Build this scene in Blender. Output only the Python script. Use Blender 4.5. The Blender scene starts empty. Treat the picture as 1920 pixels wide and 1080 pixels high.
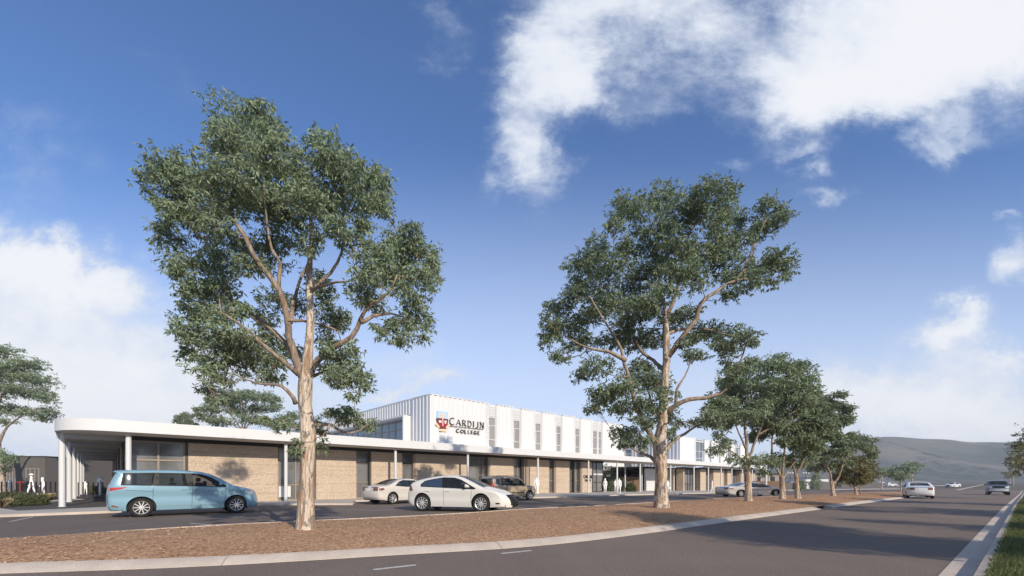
import bpy, bmesh, math, random
import numpy as np
from mathutils import Vector, geometry
R = math.radians
scene = bpy.context.scene
COL = scene.collection

# ---------------------------------------------------------------- camera
F, HZ, CAMH = 811.0, 901.0, 1.42          # focal length and horizon of the photo in its pixels, eye height
cam = bpy.data.cameras.new('camera'); camo = bpy.data.objects.new('camera', cam); COL.objects.link(camo)
camo.location = (0, 0, CAMH); camo.rotation_euler = (R(90), 0, 0)
cam.sensor_width = 36; cam.lens = 36 * F / 1920; cam.shift_y = (HZ - 540) / 1920
cam.clip_start = .1; cam.clip_end = 6000
scene.camera = camo

# ---------------------------------------------------------------- sun, sky
SUNV = Vector((.555, -.832, 0)).normalized(); SUN_EL = 26.4
sdir = Vector((SUNV.x * math.cos(R(SUN_EL)), SUNV.y * math.cos(R(SUN_EL)), math.sin(R(SUN_EL))))
sl = bpy.data.lights.new('sun', 'SUN'); sl.energy = 5.0; sl.angle = R(.55); sl.color = (1, .89, .74)
so = bpy.data.objects.new('sun', sl); COL.objects.link(so)
so.rotation_euler = sdir.to_track_quat('Z', 'Y').to_euler()
scene.view_settings.view_transform = 'Standard'; scene.view_settings.look = 'None'
scene.view_settings.exposure = 0.0; scene.view_settings.gamma = 1
try:
    scene.cycles.max_bounces = 6; scene.cycles.transparent_max_bounces = 12; scene.cycles.use_denoising = True
    scene.cycles.volume_bounces = 0
except Exception: pass

world = bpy.data.worlds.new('World'); scene.world = world; world.use_nodes = True
NT = world.node_tree; NT.nodes.clear()
def wn(t, **k):
    n = NT.nodes.new(t)
    for a, b in k.items(): setattr(n, a, b)
    return n
def wl(a, b): NT.links.new(a, b)
def wm(op, a, b=None, c=None, clamp=False):
    n = wn('ShaderNodeMath', operation=op, use_clamp=clamp)
    for i, x in enumerate((a, b, c)):
        if x is None: continue
        if isinstance(x, (int, float)): n.inputs[i].default_value = x
        else: wl(x, n.inputs[i])
    return n.outputs[0]
sky = wn('ShaderNodeTexSky', sky_type='NISHITA', sun_disc=False, sun_elevation=R(SUN_EL),
         sun_rotation=math.atan2(SUNV.x, SUNV.y), altitude=50, air_density=1.0, dust_density=.6, ozone_density=2.5)
tc = wn('ShaderNodeTexCoord'); sep = wn('ShaderNodeSeparateXYZ'); wl(tc.outputs['Generated'], sep.inputs[0])
dx, dy, dz = sep.outputs
ady = wm('MAXIMUM', wm('ABSOLUTE', dy), .04)
P = wm('DIVIDE', dx, ady); Q = wm('DIVIDE', dz, ady)
cmb = wn('ShaderNodeCombineXYZ'); wl(P, cmb.inputs[0]); wl(Q, cmb.inputs[1])
def noise(scale, detail, rough, off=(0, 0, 0), sc=(1, 1, 1), dist=0.0):
    mp = wn('ShaderNodeMapping'); wl(cmb.outputs[0], mp.inputs[0])
    mp.inputs['Location'].default_value = off; mp.inputs['Scale'].default_value = sc
    n = wn('ShaderNodeTexNoise'); wl(mp.outputs[0], n.inputs['Vector'])
    n.inputs['Scale'].default_value = scale; n.inputs['Detail'].default_value = detail
    n.inputs['Roughness'].default_value = rough; n.inputs['Distortion'].default_value = dist
    return n.outputs[0]
w1 = noise(3.6, 9, .62, (1.3, 4.1, 0), (1, 1.2, 1), .3); w2 = noise(3.6, 9, .62, (8.3, 2.2, 3), (1, 1.2, 1), .3); w3 = noise(17, 7, .7, (5, 9, 1)); w4 = noise(17, 7, .7, (2, 6, 7))
PW = wm('ADD', P, wm('ADD', wm('MULTIPLY', wm('SUBTRACT', w1, .5), .34), wm('MULTIPLY', wm('SUBTRACT', w3, .5), .055)))
QW = wm('ADD', Q, wm('ADD', wm('MULTIPLY', wm('SUBTRACT', w2, .5), .30), wm('MULTIPLY', wm('SUBTRACT', w4, .5), .05)))
# clouds: soft ellipses on the sky (bearing, height), broken up by noise
BLOBS = [  # photo-like bearing/height of each cloud, half sizes, tilt, weight
 (1720, 20, 330, 190, -5, 1.25), (1500, 190, 120, 100, 15, .95), (1640, 170, 190, 80, -10, 1.0), (1850, 50, 180, 105, 0, 1.1),
 (1010, 110, 115, 130, 10, 1.0), (985, 290, 72, 95, 12, .95), (1110, 160, 80, 70, -20, .8), (1120, -20, 150, 90, 0, 1.0), (1290, 60, 130, 80, 15, .62),
 (1270, 190, 110, 60, 20, .35), (1500, 320, 60, 25, 0, .5), (1565, 375, 70, 25, 0, .55), (1790, 262, 60, 18, 0, .25),
 (1895, 495, 80, 45, 20, .95), (1765, 600, 85, 42, 0, 1.3), (1800, 660, 90, 40, 0, .35), (1900, 420, 40, 14, 0, .5), (1890, 680, 60, 22, 0, .6),
 (1720, 770, 400, 105, -3, 1.5), (1380, 440, 60, 40, 20, .4), (1370, 340, 40, 25, 0, .35),
 (30, 490, 170, 65, -12, 1.0), (40, 650, 400, 180, -8, 1.1), (150, 520, 150, 40, -10, .7), (230, 780, 480, 130, 0, .9), (700, 690, 190, 70, 0, .42),
 (830, 728, 50, 16, 0, .6), (735, 742, 70, 14, 0, .6), (40, 290, 200, 130, 10, .30), (330, 160, 330, 60, -25, .16), (800, 30, 50, 50, 0, .35), (825, 120, 30, 40, 0, .3),
]
dens = None
for px, py, rx, ry, tilt, w in BLOBS:
    p0, q0 = (px - 960) / F, (HZ - py) / F; a = R(tilt); ca, sa = math.cos(a), math.sin(a)
    ex = wm('SUBTRACT', PW, p0); ey = wm('SUBTRACT', QW, q0)
    e1 = wm('MULTIPLY', wm('ADD', wm('MULTIPLY', ex, ca), wm('MULTIPLY', ey, sa)), F / rx)
    e2 = wm('MULTIPLY', wm('SUBTRACT', wm('MULTIPLY', ey, ca), wm('MULTIPLY', ex, sa)), F / ry)
    d2 = wm('ADD', wm('MULTIPLY', e1, e1), wm('MULTIPLY', e2, e2))
    g = wm('MULTIPLY', wm('EXPONENT', wm('MULTIPLY', d2, -1.25)), w)
    dens = g if dens is None else wm('ADD', dens, g)
front = wm('GREATER_THAN', dy, 0.0)
dens = wm('MULTIPLY', dens, front)
dens = wm('ADD', dens, wm('MULTIPLY', wm('SUBTRACT', 1.0, front), .4))
n1 = noise(4.2, 8, .62, (3.1, 1.7, 0), (1, 1.35, 1), .35); n2 = noise(13, 6, .65, (7, 2, 0), (1, 1.5, 1), .2)
nn = wm('ADD', wm('MULTIPLY', wm('SUBTRACT', n1, .5), 1.1), wm('MULTIPLY', wm('SUBTRACT', n2, .5), .95))
gate = wm('MULTIPLY', dens, 2.2, clamp=True)
cov = wm('ADD', dens, wm('MULTIPLY', nn, wm('ADD', wm('MULTIPLY', gate, .85), .0)))
mr = wn('ShaderNodeMapRange', interpolation_type='SMOOTHSTEP'); wl(cov, mr.inputs[0])
mr.inputs[1].default_value = .12; mr.inputs[2].default_value = 1.08
cover = mr.outputs[0]
thick = wn('ShaderNodeMapRange', interpolation_type='SMOOTHSTEP'); wl(cov, thick.inputs[0])
thick.inputs[1].default_value = .4; thick.inputs[2].default_value = 1.6
ccol = wn('ShaderNodeMix', data_type='RGBA'); wl(thick.outputs[0], ccol.inputs[0])
ccol.inputs[6].default_value = (.68, .76, .90, 1); ccol.inputs[7].default_value = (.93, .945, .985, 1)
SKY_STR = .115
cs = wn('ShaderNodeVectorMath', operation='SCALE'); wl(ccol.outputs[2], cs.inputs[0]); cs.inputs['Scale'].default_value = 1 / SKY_STR
# pale band of thin high haze towards the horizon
hz = wn('ShaderNodeMapRange', interpolation_type='SMOOTHSTEP'); wl(Q, hz.inputs[0])
hz.inputs[1].default_value = .80; hz.inputs[2].default_value = -.08; hz.inputs[3].default_value = 0; hz.inputs[4].default_value = .95
hmix = wn('ShaderNodeMix', data_type='RGBA'); wl(hz.outputs[0], hmix.inputs[0]); 
skt = wn('ShaderNodeVectorMath', operation='MULTIPLY'); wl(sky.outputs[0], skt.inputs[0]); skt.inputs[1].default_value = (.87, 1.14, 1.52)
wl(skt.outputs[0], hmix.inputs[6])
hmix.inputs[7].default_value = (.74 / SKY_STR, .84 / SKY_STR, 1.04 / SKY_STR, 1)
cm = wn('ShaderNodeMix', data_type='RGBA'); wl(wm('MULTIPLY', cover, .97), cm.inputs[0]); wl(hmix.outputs[2], cm.inputs[6]); wl(cs.outputs[0], cm.inputs[7])
bg = wn('ShaderNodeBackground'); wl(cm.outputs[2], bg.inputs[0]); bg.inputs[1].default_value = SKY_STR
wo = wn('ShaderNodeOutputWorld'); wl(bg.outputs[0], wo.inputs[0])

# ---------------------------------------------------------------- helpers
UX, UY = .7255, .6882                      # direction of the college front (right and away)
KINKS = (33.0, 105.0)
def zg(x, y):
    a = UX * x + UY * y
    return -.009 * (min(max(a, KINKS[0]), KINKS[1]) - KINKS[0])
def G(px, py, lift=0.0):                   # ground point seen at a photo pixel
    z = 0.0
    for _ in range(30):
        Y = (CAMH - z - lift) * F / (py - HZ); X = (px - 960) / F * Y; z = zg(X, Y)
    return Vector((X, Y, z + lift))
def W(px, py, Y): return Vector(((px - 960) / F * Y, Y, CAMH + (HZ - py) / F * Y))

def tag(o, label=None, cat=None, group=None, kind=None):
    if label: o['label'] = label
    if cat: o['category'] = cat
    if group: o['group'] = group
    if kind: o['kind'] = kind
    return o
def empty(name, loc, rz=0, label=None, cat=None, group=None):
    o = bpy.data.objects.new(name, None); COL.objects.link(o); o.location = loc; o.rotation_euler = (0, 0, rz)
    o.empty_display_size = .3
    return tag(o, label, cat, group)
class MB:
    def __init__(s): s.v = []; s.f = []; s.m = []
    def add(s, vs, fs, mi=0):
        b = len(s.v); s.v += [tuple(p) for p in vs]; s.f += [tuple(b + i for i in f) for f in fs]; s.m += [mi] * len(fs); return s
    def box(s, x0, x1, y0, y1, z0, z1, mi=0):
        return s.add([(x0, y0, z0), (x1, y0, z0), (x1, y1, z0), (x0, y1, z0), (x0, y0, z1), (x1, y0, z1), (x1, y1, z1), (x0, y1, z1)],
              [(0, 3, 2, 1), (4, 5, 6, 7), (0, 1, 5, 4), (1, 2, 6, 5), (2, 3, 7, 6), (3, 0, 4, 7)], mi)
    def tube(s, pts, rads, n=8, mi=0, cap=True):
        pts = [Vector(p) for p in pts]; vs = []; fs = []; ref = None
        for i, p in enumerate(pts):
            t = (pts[min(i + 1, len(pts) - 1)] - pts[max(i - 1, 0)])
            t = t.normalized() if t.length > 1e-9 else Vector((0, 0, 1))
            if ref is None: ref = Vector((1, 0, 0)) if abs(t.x) < .8 else Vector((0, 1, 0))
            a = (ref - t * ref.dot(t)).normalized(); b = t.cross(a); ref = a
            for k in range(n):
                w = 2 * math.pi * k / n; vs.append(p + (a * math.cos(w) + b * math.sin(w)) * rads[i])
        for i in range(len(pts) - 1):
            for k in range(n):
                k2 = (k + 1) % n; fs.append((i * n + k, i * n + k2, (i + 1) * n + k2, (i + 1) * n + k))
        if cap: fs.append(tuple(range(n - 1, -1, -1))); fs.append(tuple((len(pts) - 1) * n + k for k in range(n)))
        return s.add(vs, fs, mi)
    def lathe(s, prof, n=24, axis='y', c=(0, 0, 0), mi=0):     # prof: (radius, along axis)
        vs = []; fs = []
        for r, h in prof:
            for k in range(n):
                w = 2 * math.pi * k / n; a, b = r * math.cos(w), r * math.sin(w)
                vs.append((c[0] + a, c[1] + h, c[2] + b) if axis == 'y' else (c[0] + a, c[1] + b, c[2] + h))
        for i in range(len(prof) - 1):
            for k in range(n):
                k2 = (k + 1) % n; fs.append((i * n + k, i * n + k2, (i + 1) * n + k2, (i + 1) * n + k))
        return s.add(vs, fs, mi)
    def prism(s, poly, fn, d0, d1, mi=0):                       # poly of 2-D points, fn(a, b, depth) -> 3-D
        n = len(poly); vs = [fn(a, b, d0) for a, b in poly] + [fn(a, b, d1) for a, b in poly]
        tri = geometry.tessellate_polygon([[Vector((a, b, 0)) for a, b in poly]])
        fs = [tuple(t) for t in tri] + [tuple(i + n for i in reversed(t)) for t in tri]
        fs += [(i, (i + 1) % n, (i + 1) % n + n, i + n) for i in range(n)]
        return s.add(vs, fs, mi)
    def build(s, name, mats, parent=None, smooth=None, weld=False, bevel=0):
        me = bpy.data.meshes.new(name); me.from_pydata(s.v, [], s.f)
        if not isinstance(mats, (list, tuple)): mats = [mats]
        for m in mats: me.materials.append(m)
        me.polygons.foreach_set('material_index', s.m)
        bm = bmesh.new(); bm.from_mesh(me)
        if weld: bmesh.ops.remove_doubles(bm, verts=bm.verts, dist=2e-4)
        bmesh.ops.recalc_face_normals(bm, faces=bm.faces); bm.to_mesh(me); bm.free()
        if smooth is not None:
            me.polygons.foreach_set('use_smooth', [True] * len(me.polygons)); me.set_sharp_from_angle(angle=R(smooth))
        o = bpy.data.objects.new(name, me); COL.objects.link(o); o.parent = parent
        if bevel:
            b = o.modifiers.new('bevel', 'BEVEL'); b.width = bevel; b.segments = 2; b.limit_method = 'ANGLE'
        return o
def copy_tree(o, parent=None):
    c = o.copy(); COL.objects.link(c); c.parent = parent
    for ch in list(o.children): copy_tree(ch, c)
    return c

# ---------------------------------------------------------------- materials
def mat(name, base=(.5, .5, .5), rough=.6, spec=.5, metal=0.0, coat=0.0):
    m = bpy.data.materials.new(name); m.use_nodes = True; b = m.node_tree.nodes['Principled BSDF']
    b.inputs['Base Color'].default_value = (*base, 1); b.inputs['Roughness'].default_value = rough
    b.inputs['Specular IOR Level'].default_value = spec; b.inputs['Metallic'].default_value = metal
    b.inputs['Coat Weight'].default_value = coat; b.inputs['Coat Roughness'].default_value = .04
    return m
class NB:                                  # small node builder
    def __init__(s, m): s.t = m.node_tree; s.b = s.t.nodes.get('Principled BSDF'); s.out = s.t.nodes.get('Material Output')
    def n(s, t, **k):
        n = s.t.nodes.new(t)
        for a, b in k.items(): setattr(n, a, b)
        return n
    def l(s, a, b): s.t.links.new(a, b)
    def coords(s, kind='Object', scale=(1, 1, 1), rot=(0, 0, 0)):
        c = s.n('ShaderNodeTexCoord'); mp = s.n('ShaderNodeMapping'); s.l(c.outputs[kind], mp.inputs[0])
        mp.inputs['Scale'].default_value = scale; mp.inputs['Rotation'].default_value = rot; return mp.outputs[0]
    def noise(s, vec, scale, detail=4, rough=.55, dist=0):
        n = s.n('ShaderNodeTexNoise'); s.l(vec, n.inputs['Vector']); n.inputs['Scale'].default_value = scale
        n.inputs['Detail'].default_value = detail; n.inputs['Roughness'].default_value = rough; n.inputs['Distortion'].default_value = dist
        return n.outputs[0]
    def vor(s, vec, scale, out='Distance', feat='F1'):
        n = s.n('ShaderNodeTexVoronoi', feature=feat); s.l(vec, n.inputs['Vector']); n.inputs['Scale'].default_value = scale; return n.outputs[out]
    def ramp(s, fac, stops):
        r = s.n('ShaderNodeValToRGB'); s.l(fac, r.inputs[0]); e = r.color_ramp.elements
        while len(e) < len(stops): e.new(.5)
        for x, (p, c) in zip(e, stops): x.position = p; x.color = (*c, 1)
        return r.outputs[0]
    def mix(s, fac, a, b, mode='MIX'):
        m = s.n('ShaderNodeMix', data_type='RGBA', blend_type=mode)
        for i, x in ((0, fac), (6, a), (7, b)):
            if isinstance(x, (int, float)): m.inputs[i].default_value = x
            elif isinstance(x, tuple): m.inputs[i].default_value = (*x, 1)
            else: s.l(x, m.inputs[i])
        return m.outputs[2]
    def math(s, op, a, b=0.0, clamp=False):
        m = s.n('ShaderNodeMath', operation=op, use_clamp=clamp)
        for i, x in enumerate((a, b)):
            if isinstance(x, (int, float)): m.inputs[i].default_value = x
            else: s.l(x, m.inputs[i])
        return m.outputs[0]
    def bump(s, h, strength=.4, dist=.02):
        b = s.n('ShaderNodeBump'); b.inputs['Strength'].default_value = strength; b.inputs['Distance'].default_value = dist
        s.l(h, b.inputs['Height']); s.l(b.outputs[0], s.b.inputs['Normal']); return b
    def color(s, c): s.l(c, s.b.inputs['Base Color'])
def noisy(name, c1, c2, scale, rough=.85, spec=.2, bump=.0, fine=None, bdist=.01, kind='Object', stretch=(1, 1, 1)):
    m = mat(name, c1, rough, spec); b = NB(m); v = b.coords(kind, stretch)
    n = b.noise(v, scale, 6, .65); col = b.ramp(n, [(.3, c1), (.7, c2)])
    if fine:
        f = b.noise(v, fine, 3, .7); col = b.mix(.5, col, b.ramp(f, [(.3, (.25,) * 3), (.7, (.75,) * 3)]), 'OVERLAY')
        if bump: b.bump(f, bump, bdist)
    elif bump: b.bump(n, bump, bdist)
    b.color(col); return m
M = {}
def asphalt(name, c1, c2):
    m = mat(name, c1, .82, .25); b = NB(m); v = b.coords()
    big = b.noise(v, .12, 4, .6, .6); st = b.noise(b.coords('Object', (.5, .05, 1), (0, 0, R(-50))), 1.0, 4, .6)
    g = b.noise(v, 34, 3, .8); g2 = b.vor(v, 55)
    col = b.ramp(b.math('ADD', b.math('MULTIPLY', big, .6), b.math('MULTIPLY', st, .4)), [(.35, c1), (.65, c2)])
    col = b.mix(.75, col, b.ramp(g, [(.3, (.2,) * 3), (.72, (.8,) * 3)]), 'OVERLAY')
    b.color(col); b.bump(b.math('ADD', g, b.math('MULTIPLY', g2, .6)), .5, .012); return m
M['road'] = asphalt('road_asphalt', (.160, .122, .098), (.225, .176, .144))
M['park'] = asphalt('car_park_asphalt', (.130, .102, .084), (.178, .143, .120))
M['dark_paving'] = asphalt('dark_paving', (.075, .068, .064), (.10, .092, .087))
M['concrete'] = noisy('kerb_concrete', (.47, .395, .325), (.60, .515, .43), 1.3, .85, .2, .35, 60, .004)
M['path'] = noisy('path_concrete', (.37, .34, .305), (.46, .425, .385), .6, .85, .2, .2, 50, .004)
M['line'] = noisy('line_paint', (.42, .40, .37), (.62, .60, .56), 9, .8, .2)
M['earth_ground'] = noisy('far_ground', (.10, .095, .085), (.16, .145, .12), .03, .95, .1)
m = mat('bark_mulch', (.2, .1, .06), .95, .1); b = NB(m); v = b.coords()
n1 = b.noise(v, .7, 4, .6); vv = b.vor(b.coords('Object', (1, 1, 1)), 26, 'Color'); f = b.noise(v, 24, 4, .8)
sp = b.n('ShaderNodeSeparateColor'); b.l(vv, sp.inputs[0])
col = b.ramp(sp.outputs[0], [(0, (.22, .115, .06)), (.45, (.44, .255, .145)), (.8, (.58, .37, .225)), (1, (.70, .50, .335))])
col = b.mix(.35, col, b.ramp(n1, [(.3, (.39, .22, .125)), (.7, (.52, .325, .195))])); b.color(col)
b.bump(b.math('ADD', f, sp.outputs[1]), .9, .03); M['mulch'] = m
m = mat('verge_soil', (.05, .07, .025), .95, .1); M['soil'] = m
M['white'] = noisy('white_paint', (.60, .597, .59), (.63, .626, .618), .5, .5, .35)
M['white_metal'] = mat('white_metal', (.60, .597, .59), .42, .4)
M['cladding'] = noisy('ribbed_white_steel', (.625, .625, .62), (.655, .655, .65), .4, .42, .4)
M['soffit'] = noisy('soffit_board', (.62, .56, .49), (.66, .60, .53), .5, .7, .2)  # beige carries the warm light bounced up under the canopy
M['beam'] = mat('grey_beam', (.42, .42, .42), .6, .3)
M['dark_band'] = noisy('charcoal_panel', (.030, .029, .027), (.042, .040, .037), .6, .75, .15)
M['shaded_fascia'] = noisy('shaded_fascia', (.30, .30, .30), (.34, .34, .335), .5, .6, .3)  # courtyard shade put into the colour of a white fascia
M['frame'] = mat('bronze_frame', (.27, .215, .165), .45, .4)
M['dark_frame'] = mat('dark_frame', (.05, .046, .042), .45, .4)
def wallglass(name, c, tint, rough=.06, grain=0):
    m = mat(name, c, rough, .8); b = NB(m); v = b.coords('Object', (1, 1, .35)); n = b.noise(v, .8, 3, .6)
    col = b.ramp(n, [(.3, c), (.7, tint)]); b.color(col); b.bump(b.noise(b.coords(), .35, 2), .03, .05); return m
M['glass'] = wallglass('window_glass', (.10, .10, .10), (.21, .205, .20))
M['glass_blue'] = wallglass('upper_window_glass', (.09, .12, .15), (.19, .235, .28))
M['glass_pale'] = wallglass('slot_window_glass', (.23, .215, .20), (.31, .295, .275), .25)
m = mat('rammed_earth', (.5, .38, .27), .92, .12); b = NB(m); v = b.coords()
lay = b.math('ADD', b.math('MULTIPLY', b.noise(b.coords('Object', (.2, .2, 2.0)), 2.2, 5, .6, .4), .5), b.math('MULTIPLY', b.noise(v, 1.1, 5, .65), .5)); sp_ = b.noise(v, 10, 7, .8); pit = b.vor(v, 11)
z_ = b.n('ShaderNodeSeparateXYZ'); b.l(b.coords(), z_.inputs[0])
fr = b.math('FRACT', b.math('ADD', b.math('MULTIPLY', z_.outputs[2], 1.62), b.math('MULTIPLY', b.noise(v, 1.3, 3), .16)))
joint = b.math('LESS_THAN', fr, .045)
col = b.ramp(lay, [(.25, (.39, .305, .23)), (.5, (.485, .388, .295)), (.75, (.56, .46, .36))])
col = b.mix(.5, col, b.ramp(sp_, [(.34, (.12,) * 3), (.66, (.86,) * 3)]), 'OVERLAY')
pitm = b.math('MULTIPLY', b.math('LESS_THAN', pit, .16), b.math('GREATER_THAN', b.noise(v, 1.7, 2), .52))
col = b.mix(b.math('MULTIPLY', pitm, .55), col, (.2, .13, .085)); col = b.mix(b.math('MULTIPLY', joint, b.math('MULTIPLY', b.noise(v, 2.5, 3, .7), .55)), col, (.22, .145, .095)); b.color(col)
b.bump(b.math('SUBTRACT', sp_, joint), .6, .02); M['earth'] = m
m = mat('perforated_screen', (.6, .6, .6), .6, .3); b = NB(m); pv = b.vor(b.coords(), 22)
b.color(b.ramp(pv, [(.28, (.20, .20, .20)), (.4, (.66, .66, .66))])); M['screen'] = m
M['grey_wall'] = noisy('grey_cladding', (.115, .105, .098), (.13, .12, .112), .5, .7, .2)
M['taupe_wall'] = noisy('taupe_cladding', (.26, .225, .205), (.29, .25, .23), .5, .75, .2)
M['timber'] = noisy('timber_paling', (.12, .075, .045), (.20, .13, .085), 3, .85, .15, stretch=(4, 4, .3))
M['black_metal'] = mat('black_metal', (.02, .019, .018), .5, .4)
M['red'] = mat('red_paint', (.42, .03, .03), .5, .4)
M['figure'] = mat('matte_white_figure', (.86, .85, .84), .8, .1)
M['gold'] = mat('gold_paint', (.72, .53, .33), .6, .3); M['crest_blue'] = mat('crest_blue', (.38, .55, .86), .6, .3)
M['crest_red'] = mat('crest_red', (.27, .025, .045), .6, .3); M['letter'] = mat('dark_letter', (.05, .042, .037), .5, .3)
def leafmat(name, c1, c2, trans=.30):
    m = mat(name, c1, .5, .35); b = NB(m); a = b.n('ShaderNodeAttribute', attribute_name='rnd')
    col = b.ramp(a.outputs['Fac'], [(0, c1), (.75, c2), (1, tuple(min(1, x * 1.35) for x in c2))]); b.color(col)
    t = b.n('ShaderNodeBsdfTranslucent'); b.l(b.mix(.3, col, (.18, .24, .06)), t.inputs[0])
    mx = b.n('ShaderNodeMixShader'); mx.inputs[0].default_value = trans
    b.l(b.b.outputs[0], mx.inputs[1]); b.l(t.outputs[0], mx.inputs[2]); b.l(mx.outputs[0], b.out.inputs[0]); return m
M['leaf'] = leafmat('gum_leaf', (.120, .155, .088), (.285, .350, .215))
M['leaf_dark'] = leafmat('dark_gum_leaf', (.098, .128, .070), (.238, .292, .172))
M['leaf_olive'] = leafmat('olive_leaf', (.125, .115, .05), (.235, .215, .10))
M['leaf_shrub'] = leafmat('shrub_leaf', (.045, .065, .025), (.14, .15, .07))
M['leaf_straw'] = leafmat('straw_leaf', (.25, .19, .10), (.42, .34, .2))
M['grass'] = leafmat('grass_blade', (.075, .092, .024), (.185, .200, .075), .3)
def barkmat(name, pale, tan, grey):
    m = mat(name, pale, .85, .15); b = NB(m); v = b.coords('Object', (1, 1, .22))
    p1 = b.noise(v, 3.1, 5, .6, 1.0); p2 = b.noise(v, 6.5, 5, .65, .8); f = b.noise(b.coords('Object', (1, 1, .12)), 38, 4, .7)
    col = b.ramp(p1, [(.43, tan), (.475, pale), (.56, pale), (.59, grey)])
    col = b.mix(b.math('GREATER_THAN', p2, .57), col, grey); col = b.mix(b.math('MULTIPLY', b.math('LESS_THAN', p2, .42), .85), col, tan)
    col = b.mix(.6, col, b.ramp(f, [(.3, (.25,) * 3), (.7, (.75,) * 3)]), 'OVERLAY'); b.color(col)
    b.bump(b.math('ADD', b.math('MULTIPLY', f, .6), p1), .8, .03); return m
M['bark'] = barkmat('gum_bark', (.54, .455, .365), (.30, .195, .125), (.22, .185, .155))
M['bark_brown'] = barkmat('brown_gum_bark', (.34, .265, .20), (.235, .165, .115), (.20, .16, .13))
# ================================================================ ground
def sheet(name, poly, off, m, kind='structure', thick=0, sub=0):
    bm = bmesh.new(); pts = [Vector((p[0], p[1], 0)) for p in poly]
    vs = [bm.verts.new(p) for p in pts]
    for t in geometry.tessellate_polygon([pts]):
        try: bm.faces.new([vs[i] for i in t])
        except ValueError: pass
    for k in KINKS:
        bmesh.ops.bisect_plane(bm, geom=bm.verts[:] + bm.edges[:] + bm.faces[:], plane_co=(UX * k, UY * k, 0), plane_no=(UX, UY, 0))
    for v in bm.verts: v.co.z = zg(v.co.x, v.co.y) + off
    bmesh.ops.recalc_face_normals(bm, faces=bm.faces)
    if bm.faces and sum(f.normal.z for f in bm.faces) < 0: bmesh.ops.reverse_faces(bm, faces=bm.faces)
    if thick:
        ex = bmesh.ops.extrude_face_region(bm, geom=bm.faces[:])
        for e in ex['geom']:
            if isinstance(e, bmesh.types.BMVert): pass
        low = [e for e in ex['geom'] if isinstance(e, bmesh.types.BMVert)]
        for v in low: v.co.z += 0
        for v in set(bm.verts) - set(low): v.co.z -= thick
        bmesh.ops.recalc_face_normals(bm, faces=bm.faces)
    me = bpy.data.meshes.new(name); bm.to_mesh(me); bm.free(); me.materials.append(m)
    o = bpy.data.objects.new(name, me); COL.objects.link(o); return tag(o, kind=kind)
def gp(*px): return [G(x, y).to_2d() for x, y in px]
def dense(poly, step=1.5):
    out = []
    for a, b in zip(poly[:-1], poly[1:]):
        n = max(1, int((b - a).length / step)); out += [a + (b - a) * i / n for i in range(n)]
    return out + [poly[-1]]
def smoothline(poly, step=1.0):
    pts = [Vector(p) for p in poly]; out = []
    for i in range(len(pts) - 1):
        p0 = pts[max(i - 1, 0)]; p1 = pts[i]; p2 = pts[i + 1]; p3 = pts[min(i + 2, len(pts) - 1)]
        n = max(2, int((p2 - p1).length / step))
        for k in range(n):
            t = k / n
            out.append(.5 * ((2 * p1) + (p2 - p0) * t + (2 * p0 - 5 * p1 + 4 * p2 - p3) * t * t + (3 * p1 - p0 - 3 * p2 + p3) * t ** 3))
    return out + [pts[-1]]
def offset(line, d):
    out = []
    for i, p in enumerate(line):
        t = (line[min(i + 1, len(line) - 1)] - line[max(i - 1, 0)]).normalized(); out.append(p + Vector((-t.y, t.x)) * d)
    return out
def kerb(name, line, prof, m):               # prof: (offset to the left of travel, height)
    mb = MB(); rows = [offset(line, o) for o, h in prof]; n = len(prof); vs = []
    for i in range(len(line)):
        for (o, h), r in zip(prof, rows): vs.append((r[i].x, r[i].y, zg(r[i].x, r[i].y) + h))
    fs = [(i * n + k, i * n + k + 1, (i + 1) * n + k + 1, (i + 1) * n + k) for i in range(len(line) - 1) for k in range(n - 1)]
    mb.add(vs, fs); return tag(mb.build(name, m, smooth=40), kind='structure')

tag(sheet('ground', [(-900, -200), (1400, -200), (1400, 1500), (-900, 1500)], -.03, M['earth_ground']), kind='structure')
rd, rn = Vector((.7665, .6422)), Vector((.6422, -.7665))
rk0 = Vector((6.52, 6.58))                     # a point of the verge kerb's channel edge
rline = [rk0 + rd * t for t in (-14, 0, 20, 45, 80, 130)]
bed_front = smoothline(gp((-400, 1094), (0, 1076), (250, 1068), (500, 1056), (760, 1040), (1000, 1024.7), (1200, 1002), (1400, 974), (1540, 955), (1610, 945), (1700, 933.5), (1728, 928.5), (1715, 925.2)), .6)
bed_back = smoothline(gp((-400, 1043), (0, 1019), (400, 991), (800, 970.5), (1000, 957), (1133, 950.5), (1400, 934.4), (1480, 930), (1560, 926.6), (1620, 924.6), (1715, 925.2)), .6)
road = list(bed_front) + [G(1700, 921).to_2d(), rk0 + rd * 130 - rn * 9, rk0 + rd * 130, rk0 + rd * -14, Vector((-4, -4)), Vector((-16, 1))]
sheet('road', road, .004, M['road'])
# car park: from the bed to the college path and on to the right
path_edge = gp((-400, 995), (0, 970), (185, 963), (483, 948), (580, 947), (661, 947))
path_edge2 = gp((666, 940.8), (1003, 934.5), (1133, 930.4), (1180, 929), (1283, 926.5), (1400, 923), (1500, 918.5))
park = list(bed_back[::-1]) + [Vector(p) for p in gp((-400, 995))] + [Vector((-24, 24)), Vector((10, 50)), Vector((80, 120)), Vector((130, 118)), rk0 + rd * 130 - rn * 9, G(1700, 921).to_2d()]
sheet('car_park', park, 0.0, M['park'])
far = [rk0 + rd * 70 - rn * 30, rk0 + rd * 130 - rn * 9, rk0 + rd * 330 - rn * 60, rk0 + rd * 330 - rn * 200, Vector((60, 190))]
sheet('far_car_park', far, -.012, M['road'])
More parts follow.
